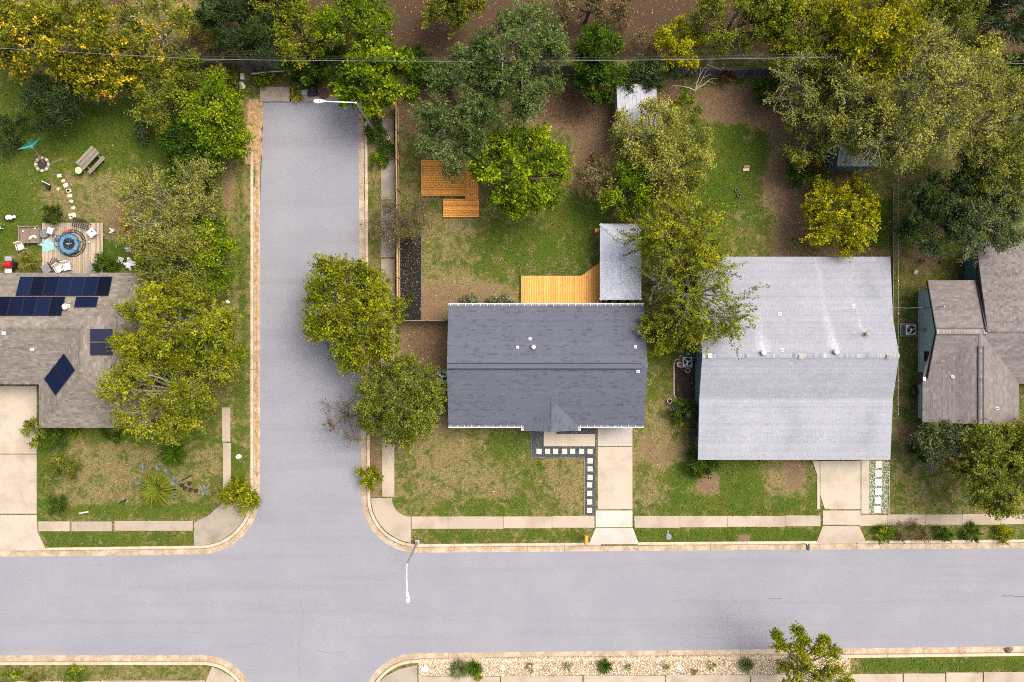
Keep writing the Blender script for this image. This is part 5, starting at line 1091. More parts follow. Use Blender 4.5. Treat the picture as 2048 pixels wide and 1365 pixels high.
# crumpled teal cloth
n = 14; b = MB(); vs = []
for i in range(n):
    for j in range(n):
        u, v = i / (n - 1) - .5, j / (n - 1) - .5; rr = 1 - .35 * math.sin(5 * math.atan2(v, u)) * .4; vs.append((u * 1.0 * rr + .05 * math.sin(9 * v) - v * .25, v * .95 * rr, .22 + .07 * abs(math.sin(7 * u + 3 * v) * math.cos(6 * v - 2 * u))))
b.add(vs, [(i * n + j, (i + 1) * n + j, (i + 1) * n + j + 1, i * n + j + 1) for i in range(n - 1) for j in range(n - 1)]); tag(b.build('beach_towel', M['tealc'], None, (*P(96, 492, .25), 0), True, .5), 'crumpled pale aqua towel on the left of the grey deck', 'towel')
r = thing('barbecue', 'red lidded barbecue with steel side shelves by the eave', 'barbecue', (*P(15, 530, .9), 0)); b = MB(); b.box((0, 0, .4), (.62, .55, .75)); b.build('cart', M['black'], r); pr = [(-.3 + .6 * k / 10, .34 * math.sin(math.pi * k / 10) ** .6) for k in range(11)]
b = MB(); vs = [(x, y, .79 + z) for x in (-.34, .34) for y, z in pr]; n = len(pr); b.add(vs, [tuple(range(n)), tuple(range(2 * n - 1, n - 1, -1))] + [(i, n + i, n + (i + 1) % n, (i + 1) % n) for i in range(n)]); b.build('lid', M['red'], r); b = MB(); b.tube([(-.25, -.34, .98), (.25, -.34, .98)], .02, 6); b.build('handle', M['greym'], r)
for y, m_ in ((.52, 'greym'), (-.5, 'white')): b = MB(); b.box((0, y, .8), (.55, .36, .04)); b.build('shelf', M[m_], r)
for x in (-.26, .26): b = MB(); b.lathe([(.09, -.03), (.09, .03)], 12); o = b.build('wheel', M['black'], r, (x, .2, .09)); o.rotation_euler = (0, math.pi / 2, 0)
pot('black kettle shaped drum with a pale lid right of the barbecue', 33, 528, .2, .55, 'black', 'ac', name='kettle', cat='kettle barbecue'); pot('oval tub piled with shells and stones on the left lawn', 22, 436, .27, .28, 'black', 'stone', name='tub', cat='tub', sx=1.5)
for k, (px, py, s_, lb, mm) in enumerate(((28, 434, .14, 'large white shell on the right of the oval tub', 'white'), (15, 433, .09, 'white stone at the upper left of the oval tub', 'white'), (18, 440, .08, 'brown shell at the bottom of the oval tub', 'brown'))):
    b = MB(); b.lathe([(.001, .25), (s_, .28), (s_ * .8, .35), (.001, .37)], 9, cap=False); tag(b.build('shell', M[mm], None, (*P(px, py, .3), 0)), lb, 'shell')
b = MB(); b.box((0, 0, .4), (.4, .5, .04)); o = tag(b.build('stool', M['tealc'], None, P3(2, 455), rot=.3), 'pale aqua stool at the left edge of the lawn', 'stool')
for x in (-.16, .16):
    for y in (-.2, .2): b = MB(); b.box((x, y, .19), (.04, .04, .38)); b.build('leg', M['white'], o)
r = thing('storage_bin', 'blue grey bin beside the shrub at the right end of the grey deck', 'bin', (*P(187, 538, .6), .2)); b = MB(); b.box((0, 0, .3), (.5, .62, .6)); b.build('body', M['grey'], r); b = MB(); b.box((0, 0, .63), (.56, .68, .06)); b.build('lid', plain('slate_lid', (.16, .17, .21), .6), r)
pot('small pot of seedlings between the grey deck and the shrub', 194, 528, .14, .2, 'offwhite')
r = thing('bench', 'reddish brown plank bench under the wispy tree', 'bench', (*P(279, 502, .4), 0), .05)
for k in range(4): b = MB(); b.box((0, -.24 + k * .16, .42), (1.25, .145, .04)); b.build('plank', plain('red_brown_stain', (.17, .075, .042), .8, var=.35, scale=9) if k == 0 else bpy.data.materials['red_brown_stain'], r)
for x in (-.55, .55): b = MB(); b.box((x, 0, .2), (.06, .5, .4)); b.build('leg', M['brown'], r)
def crumple(label, px, py, s, m, nm, cat, seed):
    rr = random.Random(seed); n = 8; vs = [(u / (n - 1) * s - s / 2 + rr.uniform(-.1, .1) * s, v / (n - 1) * s - s / 2 + rr.uniform(-.1, .1) * s, rr.uniform(.03, .3)) for u in range(n) for v in range(n)]; b = MB()
    b.add(vs, [(i * n + j, (i + 1) * n + j, (i + 1) * n + j + 1, i * n + j + 1) for i in range(n - 1) for j in range(n - 1) if rr.random() > .12]); return tag(b.build(nm, M[m], None, P3(px, py), rot=rr.uniform(0, 3)), label, cat)
crumple('crumpled white sheet between the brown bench and the eave shrub', 262, 528, .8, 'white', 'sheet', 'sheet', 1); crumple('smaller white bag beside the crumpled sheet', 243, 521, .5, 'offwhite', 'plastic_bag', 'bag', 2); crumple('white plastic scrap next to the red toys', 226, 463, .4, 'white', 'plastic_bag', 'bag', 3); crumple('grey white bundle above the brown bench', 258, 500, .45, 'offwhite', 'bundle', 'bundle', 4)
def toy(label, px, py, m, parts, rz=0):
    r = thing('toy_car', label, 'toy', P3(px, py), rz); b = MB(); b.box((0, 0, .16), (.5, .26, .16)); b.box((-.06, 0, .28), (.22, .22, .14)); b.build('body', M[m], r)
    for x in (-.16, .16):
        for y in (-.14, .14): b = MB(); b.lathe([(.08, -.03), (.08, .03)], 10); o = b.build('wheel', M['black'], r, (x, y, .08)); o.rotation_euler = (math.pi / 2, 0, 0)
toy('red toy car, upper of the red toys under the wispy tree', 249, 440, 'pink', 0, .3); toy('blue toy car right of the red toys', 276, 443, 'blue', 0, -.4); toy('red toy car, lower of the red toys under the wispy tree', 250, 461, 'pink', 0, 1.2); toy('red toy wagon beside the lower red toy car', 262, 464, 'red', 0, -.2)
# picnic table, clothes dryer, stepping stones
r = thing('picnic_table', 'weathered picnic table with one bench on the left lawn', 'picnic table', (*P(175, 316, .75), 0), R(46.5))
for k in range(5): b = MB(); b.box((random.uniform(-.04, .04), -.36 + k * .18, .74), (1.95, .17, .045)); b.build('table_plank', M['wood_grey'], r)
for k in range(2): b = MB(); b.box((0, -.86 + k * .16, .44), (1.85, .15, .045)); b.build('bench_plank', M['wood_grey'], r)
for x in (-.65, .65):
    b = MB(); b.bar((x, .1, .70), (x, -.98, .02), .05, .1); b.bar((x, -.1, .70), (x, .5, .02), .05, .1); b.build('leg', M['wood_grey'], r); b = MB(); b.bar((x + .06, .4, .66), (x + .06, -.45, .66), .05, .09); b.bar((x + .06, -.95, .39), (x + .06, .3, .39), .05, .09); b.build('brace', M['wood_grey'], r)
r = thing('round_stool', 'pale green round stool at the corner of the picnic table', 'stool', (*P(157, 341, .6), 0)); b = MB(); b.lathe([(.29, .56), (.30, .58), (.29, .61), (.001, .615)], 24, cap=False); b.lathe([(.29, .56), (.001, .555)], 24, cap=False); b.build('seat', M['lime'], r)
for k in range(3): a = k * 2.1; b = MB(); b.bar((.2 * math.cos(a), .2 * math.sin(a), .56), (.26 * math.cos(a), .26 * math.sin(a), 0), .04, .04); b.build('leg', M['lime'], r)
r = thing('clothes_dryer', 'tilted green rotary clothes dryer standing in a ring of stones', 'clothes dryer', P3(87, 326)); o_ = r.location; tp = P3(63, 291, 1.7) - o_; b = MB(); b.tube([(0, 0, 0), tp], .035, 8); b.build('pole', M['greym'], r); b = MB(); b.tube([(.02, -.02, 0), tp * .4], .07, 8); b.build('post', M['wood_grey'], r)
cs = [P3(36, 299, 1.9) - o_, P3(57, 284, 2.1) - o_, P3(81, 277, 1.9) - o_, P3(65, 296, 1.75) - o_]
for c_ in cs: b = MB(); b.tube([tp, c_], .02, 5); b.build('arm', M['tealc'], r)
b = MB()
for k in range(4):
    b.add([tp, cs[k], cs[(k + 1) % 4]], [(0, 1, 2)])
b.build('netting', M['greenc'], r)
for k in range(16):
    a = 2 * math.pi * k / 16; b = MB(); b.box((0, 0, .06), (.2, .23, .16)); b.build('stone', M['wood_grey' if k % 2 else 'stone'], r, (.52 * math.cos(a) - .05, .52 * math.sin(a) - .15, 0), rot=a)
b = MB(); b.lathe([(.45, .04), (.001, .05)], 16, (-.05, -.15), cap=False); b.build('soil', M['soil'], r)
pth = setting('stepping_stone_path')
for px, py, a, s_ in ((119, 352, .2, 1), (127, 362, .5, .9), (132, 371, .5, 1.1), (138, 382, .3, 1.1), (140, 392, .2, 1), (143, 403, -.1, .9), (147, 416, .4, .9), (117, 378, 1, .7), (137, 382, .1, .6), (145, 432, .3, 1.6)):
    b = MB(); w_, l_ = .2 * s_, .14 * s_; b.prism([(-w_, -l_ * .9), (w_ * .8, -l_), (w_, l_ * .7), (w_ * .2, l_ * 1.1), (-w_ * .9, l_)], -.03, .035); b.build('stone', M['stone'], pth, P3(px, py), rot=a)
b = MB(); b.prism([(-.42, .1), (.42, -.3), (.35, .12)], .03, .3); o = tag(b.build('tarpaulin', M['black'], None, P3(95, 371), rot=-.5), 'black folded tarp with a white edge on the left lawn', 'tarp'); b = MB(); b.bar((-.42, .12, .3), (.35, .15, .32), .05, .03); b.build('edge', M['white'], o)
# left front yard bits
b = MB(); b.tube([P3(159, 1027, .05), P3(177, 1024, .05)], .05, 7); tag(b.build('pipe', M['white'], None), 'short white pipe lying in the left front lawn', 'pipe')
for k, (px, py) in enumerate(((366, 970), (381, 966), (383, 979), (394, 981), (372, 976))):
    pot(['black plant pot, leftmost of the pots near the blue agaves', 'black plant pot, topmost of the pots near the blue agaves', 'black plant pot, lower of the middle pair near the blue agaves', 'black plant pot touching the rightmost blue agave', 'black plant pot between two others near the blue agaves'][k], px, py, .15, .22, 'black', name='plant_pot')
for k, (pts, lb) in enumerate(([((364, 961), (372, 957), (383, 951)), 'black drip hose above the plant pots'], [((335, 985), (342, 980), (352, 979)), 'black drip hose left of the plant pots'], [((238, 1008), (246, 1003), (252, 998), (247, 1010)), 'black drip hose alone in the dry lawn'])):
    b = MB(); b.tube([P3(x, y, .05) for x, y in pts], .05, 6); tag(b.build('drip_hose', M['black'], None), lb, 'hose')
r = thing('marker', 'low red and orange marker on the corner pad under the bush', 'marker', P3(461, 1008)); b = MB(); b.box((0, 0, .1), (.35, .12, .2), .2); b.build('base', M['orange'], r); b = MB(); b.box((.05, 0, .24), (.16, .1, .1), .2); b.build('cap', M['pink'], r)
# ------------------------------------------------------------------ vegetation
def prisms(segs, ns):
    """segs: rows of x0 y0 z0 x1 y1 z1 r0 r1 -> tapered ns-sided tubes"""
    S = np.array(segs, float); a, b = S[:, :3], S[:, 3:6]; d = b - a; d /= np.maximum(np.linalg.norm(d, axis=1, keepdims=True), 1e-6)
    ref = np.where(np.abs(d[:, 2:3]) > .9, [[1., 0, 0]], [[0, 0, 1.]]); u = np.cross(d, ref); u /= np.linalg.norm(u, axis=1, keepdims=True); v = np.cross(d, u)
    n = len(S); V = np.zeros((n, 2 * ns, 3))
    for k in range(ns):
        t = 2 * math.pi * k / ns; off = u * math.cos(t) + v * math.sin(t); V[:, k] = a + off * S[:, 6:7]; V[:, ns + k] = b + off * S[:, 7:8]
    q = np.array([(k, (k + 1) % ns, ns + (k + 1) % ns, ns + k) for k in range(ns)]); Q = (np.arange(n)[:, None, None] * 2 * ns + q[None]).reshape(-1, 4)
    return V.reshape(-1, 3), Q
def curve3(a, b, bend, n, r):
    a, b = np.array(a, float), np.array(b, float); m = (a + b) / 2 + bend; t = np.linspace(0, 1, n + 1)[:, None]
    return a * (1 - t) ** 2 + m * 2 * t * (1 - t) + b * t * t
def norm(v): return v / np.maximum(np.linalg.norm(v, axis=-1, keepdims=True), 1e-9)
def leaf_quads(p, d, nrm, ln, wd, r):
    """lozenge leaves"""
    d = norm(d); s = norm(np.cross(nrm, d)); n = len(p); V = np.zeros((n, 4, 3)); ln, wd = ln[:, None], wd[:, None]
    up = np.cross(d, s) * ln * .06
    V[:, 0] = p - d * ln * .5; V[:, 1] = p + s * wd * .5 + up; V[:, 2] = p + d * ln * .5; V[:, 3] = p - s * wd * .5 + up
    return V.reshape(-1, 3)
_seed = [100]
def tree(label, px, py, rx, ry, h_, leaf, n=9000, lobes=13, lob=.42, ll=.26, lw=.15, twl=1.0, jit=.16, droop=.0, bark='bark', name='tree', cat='tree', per=16, zf=.62, zr=.36, spots=None, twr=.012, group=None, up=.35, flat=.8, tsd=.175, trunk=True, shade=0.0, hollow=.3, stems=1, wob=.16):
    n = int(n * 1.4); per = int(per * 1.5); ll *= .78; lw *= .82; twl *= .9; jit *= .85
    _seed[0] += 1; r = np.random.default_rng(_seed[0]); zc = h_ * zf; rz = h_ * zr; wx, wy = P(px, py, zc); sc = (CH - zc) / CH / K; RX, RY = rx * sc * 1.07, ry * sc * 1.07
    rt = thing(name, label, cat, (wx, wy, 0), group=group)
    # lobes: spread over the upper part of an uneven ellipsoid
    ph = r.uniform(0, 6.28, 4); cs = []
    if spots:
        for (sx, sy, sr, sz) in spots: x, y = P(sx, sy, sz); cs.append((np.array([x - wx, y - wy, sz]), sr * (CH - sz) / CH / K))
    else:
        k = 0; g = math.pi * (3 - 5 ** .5); R0 = (RX + RY) / 2
        for i in range(lobes):
            zz = 1 - (i + .5) / lobes * 1.45; rr = math.sqrt(max(0, 1 - zz * zz)); th = i * g + r.normal(0, .25) + ph[0]
            o = 1 + wob * (math.sin(2 * th + ph[1]) + .7 * math.sin(3 * th + ph[2]) + .5 * math.sin(5 * th + ph[3])); q = r.uniform(.55, .80)
            lr = R0 * lob * r.uniform(.75, 1.25)
            ex = max(.2, 1 - lr * .75 / max(R0, .01))
            cs.append((np.array([RX * rr * math.cos(th) * o * (ex * .9 + .1 * q * 1.3), RY * rr * math.sin(th) * o * (ex * .9 + .1 * q * 1.3), zc + rz * zz * q]), lr))
    segs_big, segs_tw, LP, LD, LT, LS = [], [], [], [], [], []
    tz = max(.15, zc - rz * .75); per_l = max(1, n // len(cs)); tops = []
    for k in range(stems):
        a = r.uniform(0, 6.28); ofs = np.array([math.cos(a), math.sin(a), 0]) * (.25 * (k > 0)); top = np.array([ofs[0] * 2 + r.normal(0, .12), ofs[1] * 2 + r.normal(0, .12), tz]); tops.append(top)
        if trunk:
            tr = .035 * h_ ** .9 + .03; q = curve3(ofs * .5 + [0, 0, -.1], top, r.normal(0, .12, 3) * [1, 1, 0], 4, 0); rs = np.linspace(tr, tr * .62, 5) / stems ** .4
            segs_big += [[*q[i], *q[i + 1], rs[i], rs[i + 1]] for i in range(4)]
    for c, lr in cs:
        top = tops[r.integers(len(tops))]; lt = r.normal(0, .10); L_ = np.linalg.norm(c - top)
        q = curve3(top, c, r.normal(0, .10, 3) * L_ + [0, 0, L_ * .10], 5, 0); br = (.016 * h_ ** .8 + .012) if trunk else .02
        rs = np.linspace(br, br * .35, 6); 
        if trunk: segs_big += [[*q[i], *q[i + 1], rs[i], rs[i + 1]] for i in range(5)]
        T = max(2, per_l // per); out = norm(c - np.array([0, 0, zc - rz * .6]))
        st = np.where(r.random((T, 1)) < hollow, q[r.integers(3, 6, T)], c) + r.normal(0, .14, (T, 3)) * lr
        dr = norm(r.normal(0, 1, (T, 3)) + out * .55 + [0, 0, up]); ln = lr * r.uniform(.55, 1.15, T) * twl
        en = st + dr * ln[:, None]; en[:, 2] -= droop * ln ** 1.5; md = (st + en) / 2 + r.normal(0, .08, (T, 3)) * ln[:, None] + np.array([0, 0, droop * .35]) * ln[:, None]
        en[:, 2] = np.maximum(en[:, 2], .08); md[:, 2] = np.maximum(md[:, 2], .08)
        bs = q[np.minimum(5, r.integers(2, 6, T))]
        for i in range(T):
            segs_tw.append([*(bs[i] * .35 + st[i] * .65), *md[i], twr * 2.0, twr * 1.3]); segs_tw.append([*md[i], *en[i], twr * 1.3, twr * .5])
        t = r.uniform(.18, 1.06, (T, per)) ** .85; tt = t[..., None]
        pp = st[:, None] * (1 - tt) ** 2 + (2 * md - (st + en) / 2)[:, None] * 2 * tt * (1 - tt) + en[:, None] * tt ** 2
        pp = pp + r.normal(0, jit, pp.shape) * [1, 1, .8]; dd = dr[:, None] + r.normal(0, .8, pp.shape) - [0, 0, .2 + droop]
        tone = .48 + lt + r.normal(0, tsd, (T, 1)) + r.normal(0, .115, (T, per))
        LP.append(pp.reshape(-1, 3)); LD.append(dd.reshape(-1, 3)); LT.append(tone.ravel())
    p = np.concatenate(LP); d = np.concatenate(LD); t = np.clip(np.concatenate(LT), 0, 1); m = len(p); p[:, 2] = np.maximum(p[:, 2], .06)
    nr = norm(r.normal(0, .6, (m, 3)) + [0, 0, flat]); s = r.uniform(.6, 1.25, m)
    V = leaf_quads(p, d, nr, ll * s, lw * s, r); o = link('crown', np_mesh('crown', V, np.arange(4 * m).reshape(-1, 4), t), L[leaf], rt)
    Vt, Qt = prisms(segs_tw, 3); link('twigs', np_mesh('twigs', Vt, Qt, np.full(len(Qt), .5)), M[bark], rt)['kind'] = 'stuff'
    if segs_big:
        Vb, Qb = prisms(segs_big, 6); link('trunk', np_mesh('trunk', Vb, Qb, np.full(len(Qb), .5)), M[bark], rt, smooth=True)
    return rt
def shrub(label, px, py, rx, h_, leaf, n=1500, ry=None, **kw):
    a = dict(lobes=7, lob=.5, ll=.17, lw=.10, per=12, zf=.5, zr=.45, jit=.09, name='shrub', cat='shrub', trunk=False, twr=.008, stems=1); a.update(kw)
    return tree(label, px, py, rx, ry or rx, h_, leaf, n, **a)
def blades(label, px, py, rr, h_, leaf, n=160, wd=.03, name='grass_clump', cat='plant', arch=.6, z=0.0, flatb=False):
    _seed[0] += 1; r = np.random.default_rng(_seed[0]); x, y = P(px, py, h_ * .4); rad = rr / K; rt = thing(name, label, cat, (x, y, z)); a = r.uniform(0, 6.28, n); ln = rad * r.uniform(.45, 1.1, n); e = r.uniform(.2, 1.0, n)
    V = np.zeros((n, 6, 3)); ca, sa = np.cos(a), np.sin(a); b0 = rad * .12 * r.random(n)
    for k, (t, w_) in enumerate(((0, 1), (.55, .85), (1, .08))):
        rd = b0 + ln * t; zz = h_ * (np.sin(np.minimum(1, t * 1.15) * math.pi * .55) * e if arch else t * e) * (1 if t < 1 else 1 - arch * .5)
        for s_, j in ((-1, 0), (1, 1)):
            V[:, k * 2 + j, 0] = ca * rd - sa * s_ * wd * w_ / 2; V[:, k * 2 + j, 1] = sa * rd + ca * s_ * wd * w_ / 2; V[:, k * 2 + j, 2] = .03 + zz
    Q = (np.arange(n)[:, None, None] * 6 + np.array([(0, 1, 3, 2), (2, 3, 5, 4)])[None]).reshape(-1, 4); link('leaves', np_mesh('leaves', V.reshape(-1, 3), Q, np.repeat(np.clip(r.normal(.5, .2, n), 0, 1), 2)), L[leaf], rt)
    b = MB(); b.lathe([(rad * .10, -.02), (rad * .07, h_ * .08), (.01, h_ * .1)], 8); b.build('stem', M['bark'], rt); return rt
PAL = dict(bark='bark_pale')
# --- along the woods at the top, left to right
tree('golden flowering tree at the left edge under the cable', 45, 75, 85, 75, 7, 'gold', 7000, ll=.30, lw=.17, tsd=.2)
tree('golden flowering tree second from the left edge, largest golden crown', 165, 95, 100, 85, 7.5, 'gold', 9000, ll=.30, lw=.17, tsd=.2, lob=.36)
tree('golden flowering tree lowest of the golden ones, overhanging the dark bush', 215, 140, 62, 62, 6, 'gold', 4000, ll=.28, lw=.16, tsd=.22, lob=.36)
tree('pale yellow wispy tree at the top left by the leaf littered gap', 315, 60, 85, 75, 6, 'gold', 5000, ll=.26, lw=.14, lob=.34, twl=1.2, **PAL)
tree('dark green cedar below the golden trees on the left', 108, 205, 62, 52, 5, 'dark', 7000, ll=.24, lw=.11)
shrub('dark weeping evergreen mound at the left edge of the lawn', 12, 268, 42, 2.6, 'dark', 3600, ll=.26, lw=.07, droop=.35)
tree('olive tree over the upper left lawn beside the blue green bush', 335, 208, 68, 62, 5.5, 'olive', 5600, ll=.22, lw=.13, lob=.34)
tree('mid green tree spilling over the side street corner', 432, 225, 66, 72, 6, 'bright', 6500, ll=.26, lw=.15)
tree('dull green tree under the cables left of the street end', 395, 160, 62, 46, 5, 'olive', 4500, lob=.36)
tree('dense dark bamboo like tree at the top, left of the red tipped one', 512, 60, 78, 72, 7, 'dark', 9500, ll=.34, lw=.09, droop=.2)
tree('olive green tree with red tips at the top behind the street end', 605, 62, 58, 70, 7, 'ygreen', 5500, ll=.26, lw=.13, tsd=.16)
tree('glossy leafy green tree at the top centre left of the litter clearing', 715, 55, 82, 78, 7.5, 'bright', 10000, ll=.24, lw=.16)
tree('dark understorey tree below the red tipped tree at the street end', 640, 130, 70, 34, 4, 'deep', 4500)
tree('bright green clumped tree leaning over the upper corner of the side street', 752, 158, 70, 74, 7, 'bright', 9500, ll=.28, lw=.19, lob=.33, jit=.12, lobes=18)
shrub('dark green shrub at the foot of the lamp post', 752, 262, 24, 1.6, 'deep', 1300); shrub('leafy green shrub sprawling over the old pavement by the white hoop', 776, 302, 20, 1.2, 'deep', 1000); shrub('low green shrub on the verge below the white hoop', 757, 322, 17, .9, 'bright', 700)
tree('olive tree at the top right of the litter clearing', 905, 12, 62, 42, 6, 'olive', 5000)
tree('big blue green oak, upper crown reaching the cables', 1045, 120, 98, 98, 10.5, 'oak', 19000, ll=.22, lw=.12, lobes=26, lob=.30, jit=.13)
tree('big blue green oak, lower crown hanging over the orange deck', 925, 215, 82, 128, 8.5, 'oak', 19000, ll=.22, lw=.12, lobes=28, lob=.31, jit=.13)
tree('bright green round tree right of the orange deck', 1045, 342, 90, 92, 7, 'bright', 15000, ll=.26, lw=.17, lobes=24, lob=.31, jit=.13, wob=.07)
tree('wispy pale brown tree at the top between the clearings', 1180, 10, 90, 30, 5, 'dry', 2600, lob=.36, twl=1.2, twr=.016)
tree('tall dark glossy tree beside the upper oak', 1190, 105, 44, 52, 6, 'deep', 5200, ll=.24, lw=.15); tree('dark glossy tree in front of the tall one, left of the white shed', 1200, 155, 54, 42, 5, 'deep', 5600, ll=.24, lw=.15)
tree('golden yellow small tree under the cable at the right', 1358, 92, 46, 48, 5, 'lemon', 3600, ll=.26, lw=.13, lob=.36); tree('dull dark shrubby tree against the back fence behind the white shed', 1290, 152, 66, 30, 3.6, 'dark', 4200, ll=.2); shrub('thin dry brown bush on the litter left of the golden tree', 1282, 92, 32, 2, 'dry', 700, twr=.012)
tree('pale olive tree leaning over the white shed', 1312, 268, 94, 62, 7.5, 'pale', 8200, ll=.22, lw=.12, lobes=20, lob=.33, **PAL); tree('pale olive spreading tree below the white shed', 1345, 338, 72, 72, 7.5, 'pale', 8200, ll=.22, lw=.12, lobes=18, lob=.35, **PAL)
tree('deeper green tree under the pale spreading one', 1268, 378, 62, 56, 6, 'bright', 6500, ll=.22, lw=.13); tree('brownish thinning tree left of the green one, over the lawn', 1193, 358, 42, 42, 4.5, 'dry', 1500, lob=.4, twr=.013, **PAL)
tree('yellow green drooping elm over the gazebo', 1352, 478, 92, 78, 9, 'ygreen', 10000, ll=.21, lw=.12, twl=1.5, droop=.15, lobes=18, jit=.11, per=22)
tree('yellow olive drooping elm between the gazebo and the pale roof, largest of the row', 1402, 585, 72, 112, 9, 'ygreen', 9500, ll=.20, lw=.12, twl=1.6, droop=.12, lobes=20, lob=.36, jit=.10, per=24, **PAL)
tree('elm of thin bare grey twigs beside the gazebo corner', 1325, 556, 44, 46, 8, 'sage', 420, twl=1.5, twr=.022, lobes=9, **PAL); tree('small drooping yellow elm hanging over the right end of the slate roof', 1316, 668, 34, 52, 6, 'ygreen', 2800, ll=.20, lw=.10, droop=.3, twl=1.3, jit=.1); tree('dark green elm in the gap above the aqua garden ball', 1370, 648, 50, 56, 6.5, 'olive', 4200, ll=.2, droop=.2, twl=1.3)
tree('dark green tree at the top edge beside the litter gap on the left', 455, 20, 55, 42, 7, 'dark', 5000, ll=.28); tree('moss green tree behind the bamboo like one at the top edge', 560, 5, 60, 36, 7.5, 'moss', 5000); tree('low dark thicket left of the upper oak along the board fence', 845, 150, 36, 26, 3, 'deep', 2600)
tree('moss green tree filling the top edge right of the bare clearing', 1545, 20, 60, 48, 8, 'moss', 5500); tree('thin olive tree left of the top right corner under the cables', 1945, 120, 52, 46, 7, 'pale', 4200, twr=.014, **PAL); tree('dull moss tree at the top edge between the yellowest crown and the corner', 1905, 10, 62, 46, 7, 'moss', 5200); tree('green understorey tree between the yellow green and grey limbed trees', 1665, 150, 60, 52, 7.5, 'olive', 5500)
shrub('weedy green bush by the steel pipe at the street end', 532, 160, 24, 1.0, 'bright', 900, ry=12); shrub('dark weedy bush between the marker post and the manhole', 612, 160, 26, 1.2, 'deep', 1100, ry=14); shrub('yellowish weeds between the slab and the black cart', 592, 190, 13, .6, 'ygreen', 400); shrub('ragged bush left of the white crate', 462, 160, 26, 1.5, 'olive', 1300)
shrub('low green thicket in the litter gap right of the pale wispy tree', 418, 60, 34, 1.6, 'moss', 2000, ry=40); shrub('small green bush on the litter above the board fence left of the upper oak', 838, 110, 20, 1.2, 'deep', 900); shrub('dry twiggy undergrowth on the litter at the top left of the golden small tree', 1225, 45, 36, 1.2, 'dry', 700, ry=22, twr=.012); shrub('dry twiggy undergrowth under the soft olive tree at the top', 1400, 60, 30, 1.2, 'dry', 600, twr=.012)
# dead tree
rt = thing('dead_tree', 'leafless bleached dead tree by the back fence', 'tree', P3(1383, 193)); r_ = np.random.default_rng(5); sg = []
def limb(a, d, ln, rad, lev):
    q = [np.array(a, float)]
    for k in range(4): d = norm(d + r_.normal(0, .16, 3)); q.append(q[-1] + d * ln / 4)
    for k in range(4): sg.append([*q[k], *q[k + 1], rad * (1 - k * .16), rad * (1 - (k + 1) * .16)])
    if lev:
        for k in range(3): limb(q[r_.integers(2, 5)], norm(d + r_.normal(0, .65, 3)), ln * .5, rad * .45, lev - 1)
limb((0, 0, -.1), (0.02, .08, 1), 1.5, .10, 0)
for d_, l_ in (((-1, .12, .25), 2.0), ((.85, .75, .4), 1.6), ((.1, .9, .75), 2.3), ((.5, .9, .5), 1.5)): limb((0, .08, 1.3), norm(np.array(d_)), l_, .05, 1)
Vb, Qb = prisms(sg, 5); link('trunk', np_mesh('trunk', Vb, Qb, np.full(len(Qb), .5)), plain('bleached_bark', (.42, .33, .27), .9, var=.2), rt)
# --- right hand woods
tree('soft olive tree at the top right of the bare clearing', 1462, 45, 76, 66, 7.5, 'olive', 7500, ll=.22, lw=.12, lobes=20, lob=.32)
tree('yellow green tree at the top, beside the yellowest crown', 1598, 62, 78, 78, 8, 'ygreen', 8500, ll=.26, lw=.14, lobes=18); tree('yellowest tall crown at the top right', 1745, 70, 92, 96, 11.5, 'lemon', 12000, ll=.27, lw=.14, lobes=20, tsd=.17)
tree('thin grey limbed tree at the right end of the board fence', 1600, 150, 62, 78, 8, 'pale', 3600, ll=.2, lw=.11, twl=1.4, twr=.02, lobes=16, lob=.36, **PAL); tree('dull green tree under the grey limbed one, over the bare earth', 1622, 268, 58, 66, 6, 'olive', 4600, ll=.2, lw=.11, twr=.016, **PAL)
tree('large golden olive crown with grey branches, biggest in the right back yards', 1825, 205, 118, 118, 11.5, 'pale', 21000, ll=.22, lw=.12, lobes=30, lob=.29, twr=.018, twl=1.2, **PAL)
tree('golden olive crown left of the biggest one', 1705, 215, 84, 80, 10, 'pale', 10000, ll=.22, lw=.12, lobes=18, lob=.33, twr=.018, twl=1.3, **PAL); tree('grey branched thin crown over the pale blue shed', 1725, 292, 52, 40, 8, 'pale', 1300, ll=.2, lw=.11, twr=.022, twl=1.35, **PAL)
tree('olive grey tall tree at the right edge', 1975, 235, 98, 104, 10, 'pale', 14500, ll=.22, lw=.11, lobes=24, lob=.3, twr=.017, droop=.1, **PAL); tree('olive tree below the tall one at the right edge', 1990, 345, 90, 70, 8.5, 'olive', 10500, ll=.22, lw=.11, lobes=18, twr=.016)
tree('greyish olive tree at the top under the right cables', 1885, 75, 62, 78, 7, 'olive', 5800, ll=.2, lw=.11, twr=.016, **PAL); tree('dark twiggy tree in the top right corner', 2010, 40, 62, 58, 7, 'dark', 5200, ll=.2, twr=.018, **PAL); tree('low green tree at the right edge beneath the cables', 2030, 145, 42, 34, 4, 'deep', 3000); shrub('dark round bush at the left foot of the pale blue shed', 1592, 342, 32, 2.2, 'deep', 1700); shrub('olive bush below the pale blue shed', 1632, 358, 34, 2.4, 'olive', 1600)
tree('lemon yellow round tree standing alone above the pale grey roof', 1681, 430, 77, 72, 5.5, 'lemon', 11500, ll=.23, lw=.14, lobes=26, lob=.34, jit=.10, wob=.06)
tree('very dark evergreen above the taupe roof, left one', 1872, 425, 72, 82, 7.5, 'dark', 10500, ll=.24, lw=.13, lobes=22, lob=.33); tree('very dark evergreen overhanging the taupe roof, right one', 1965, 432, 78, 82, 8, 'sage', 10500, ll=.24, lw=.12, lobes=22, lob=.33)
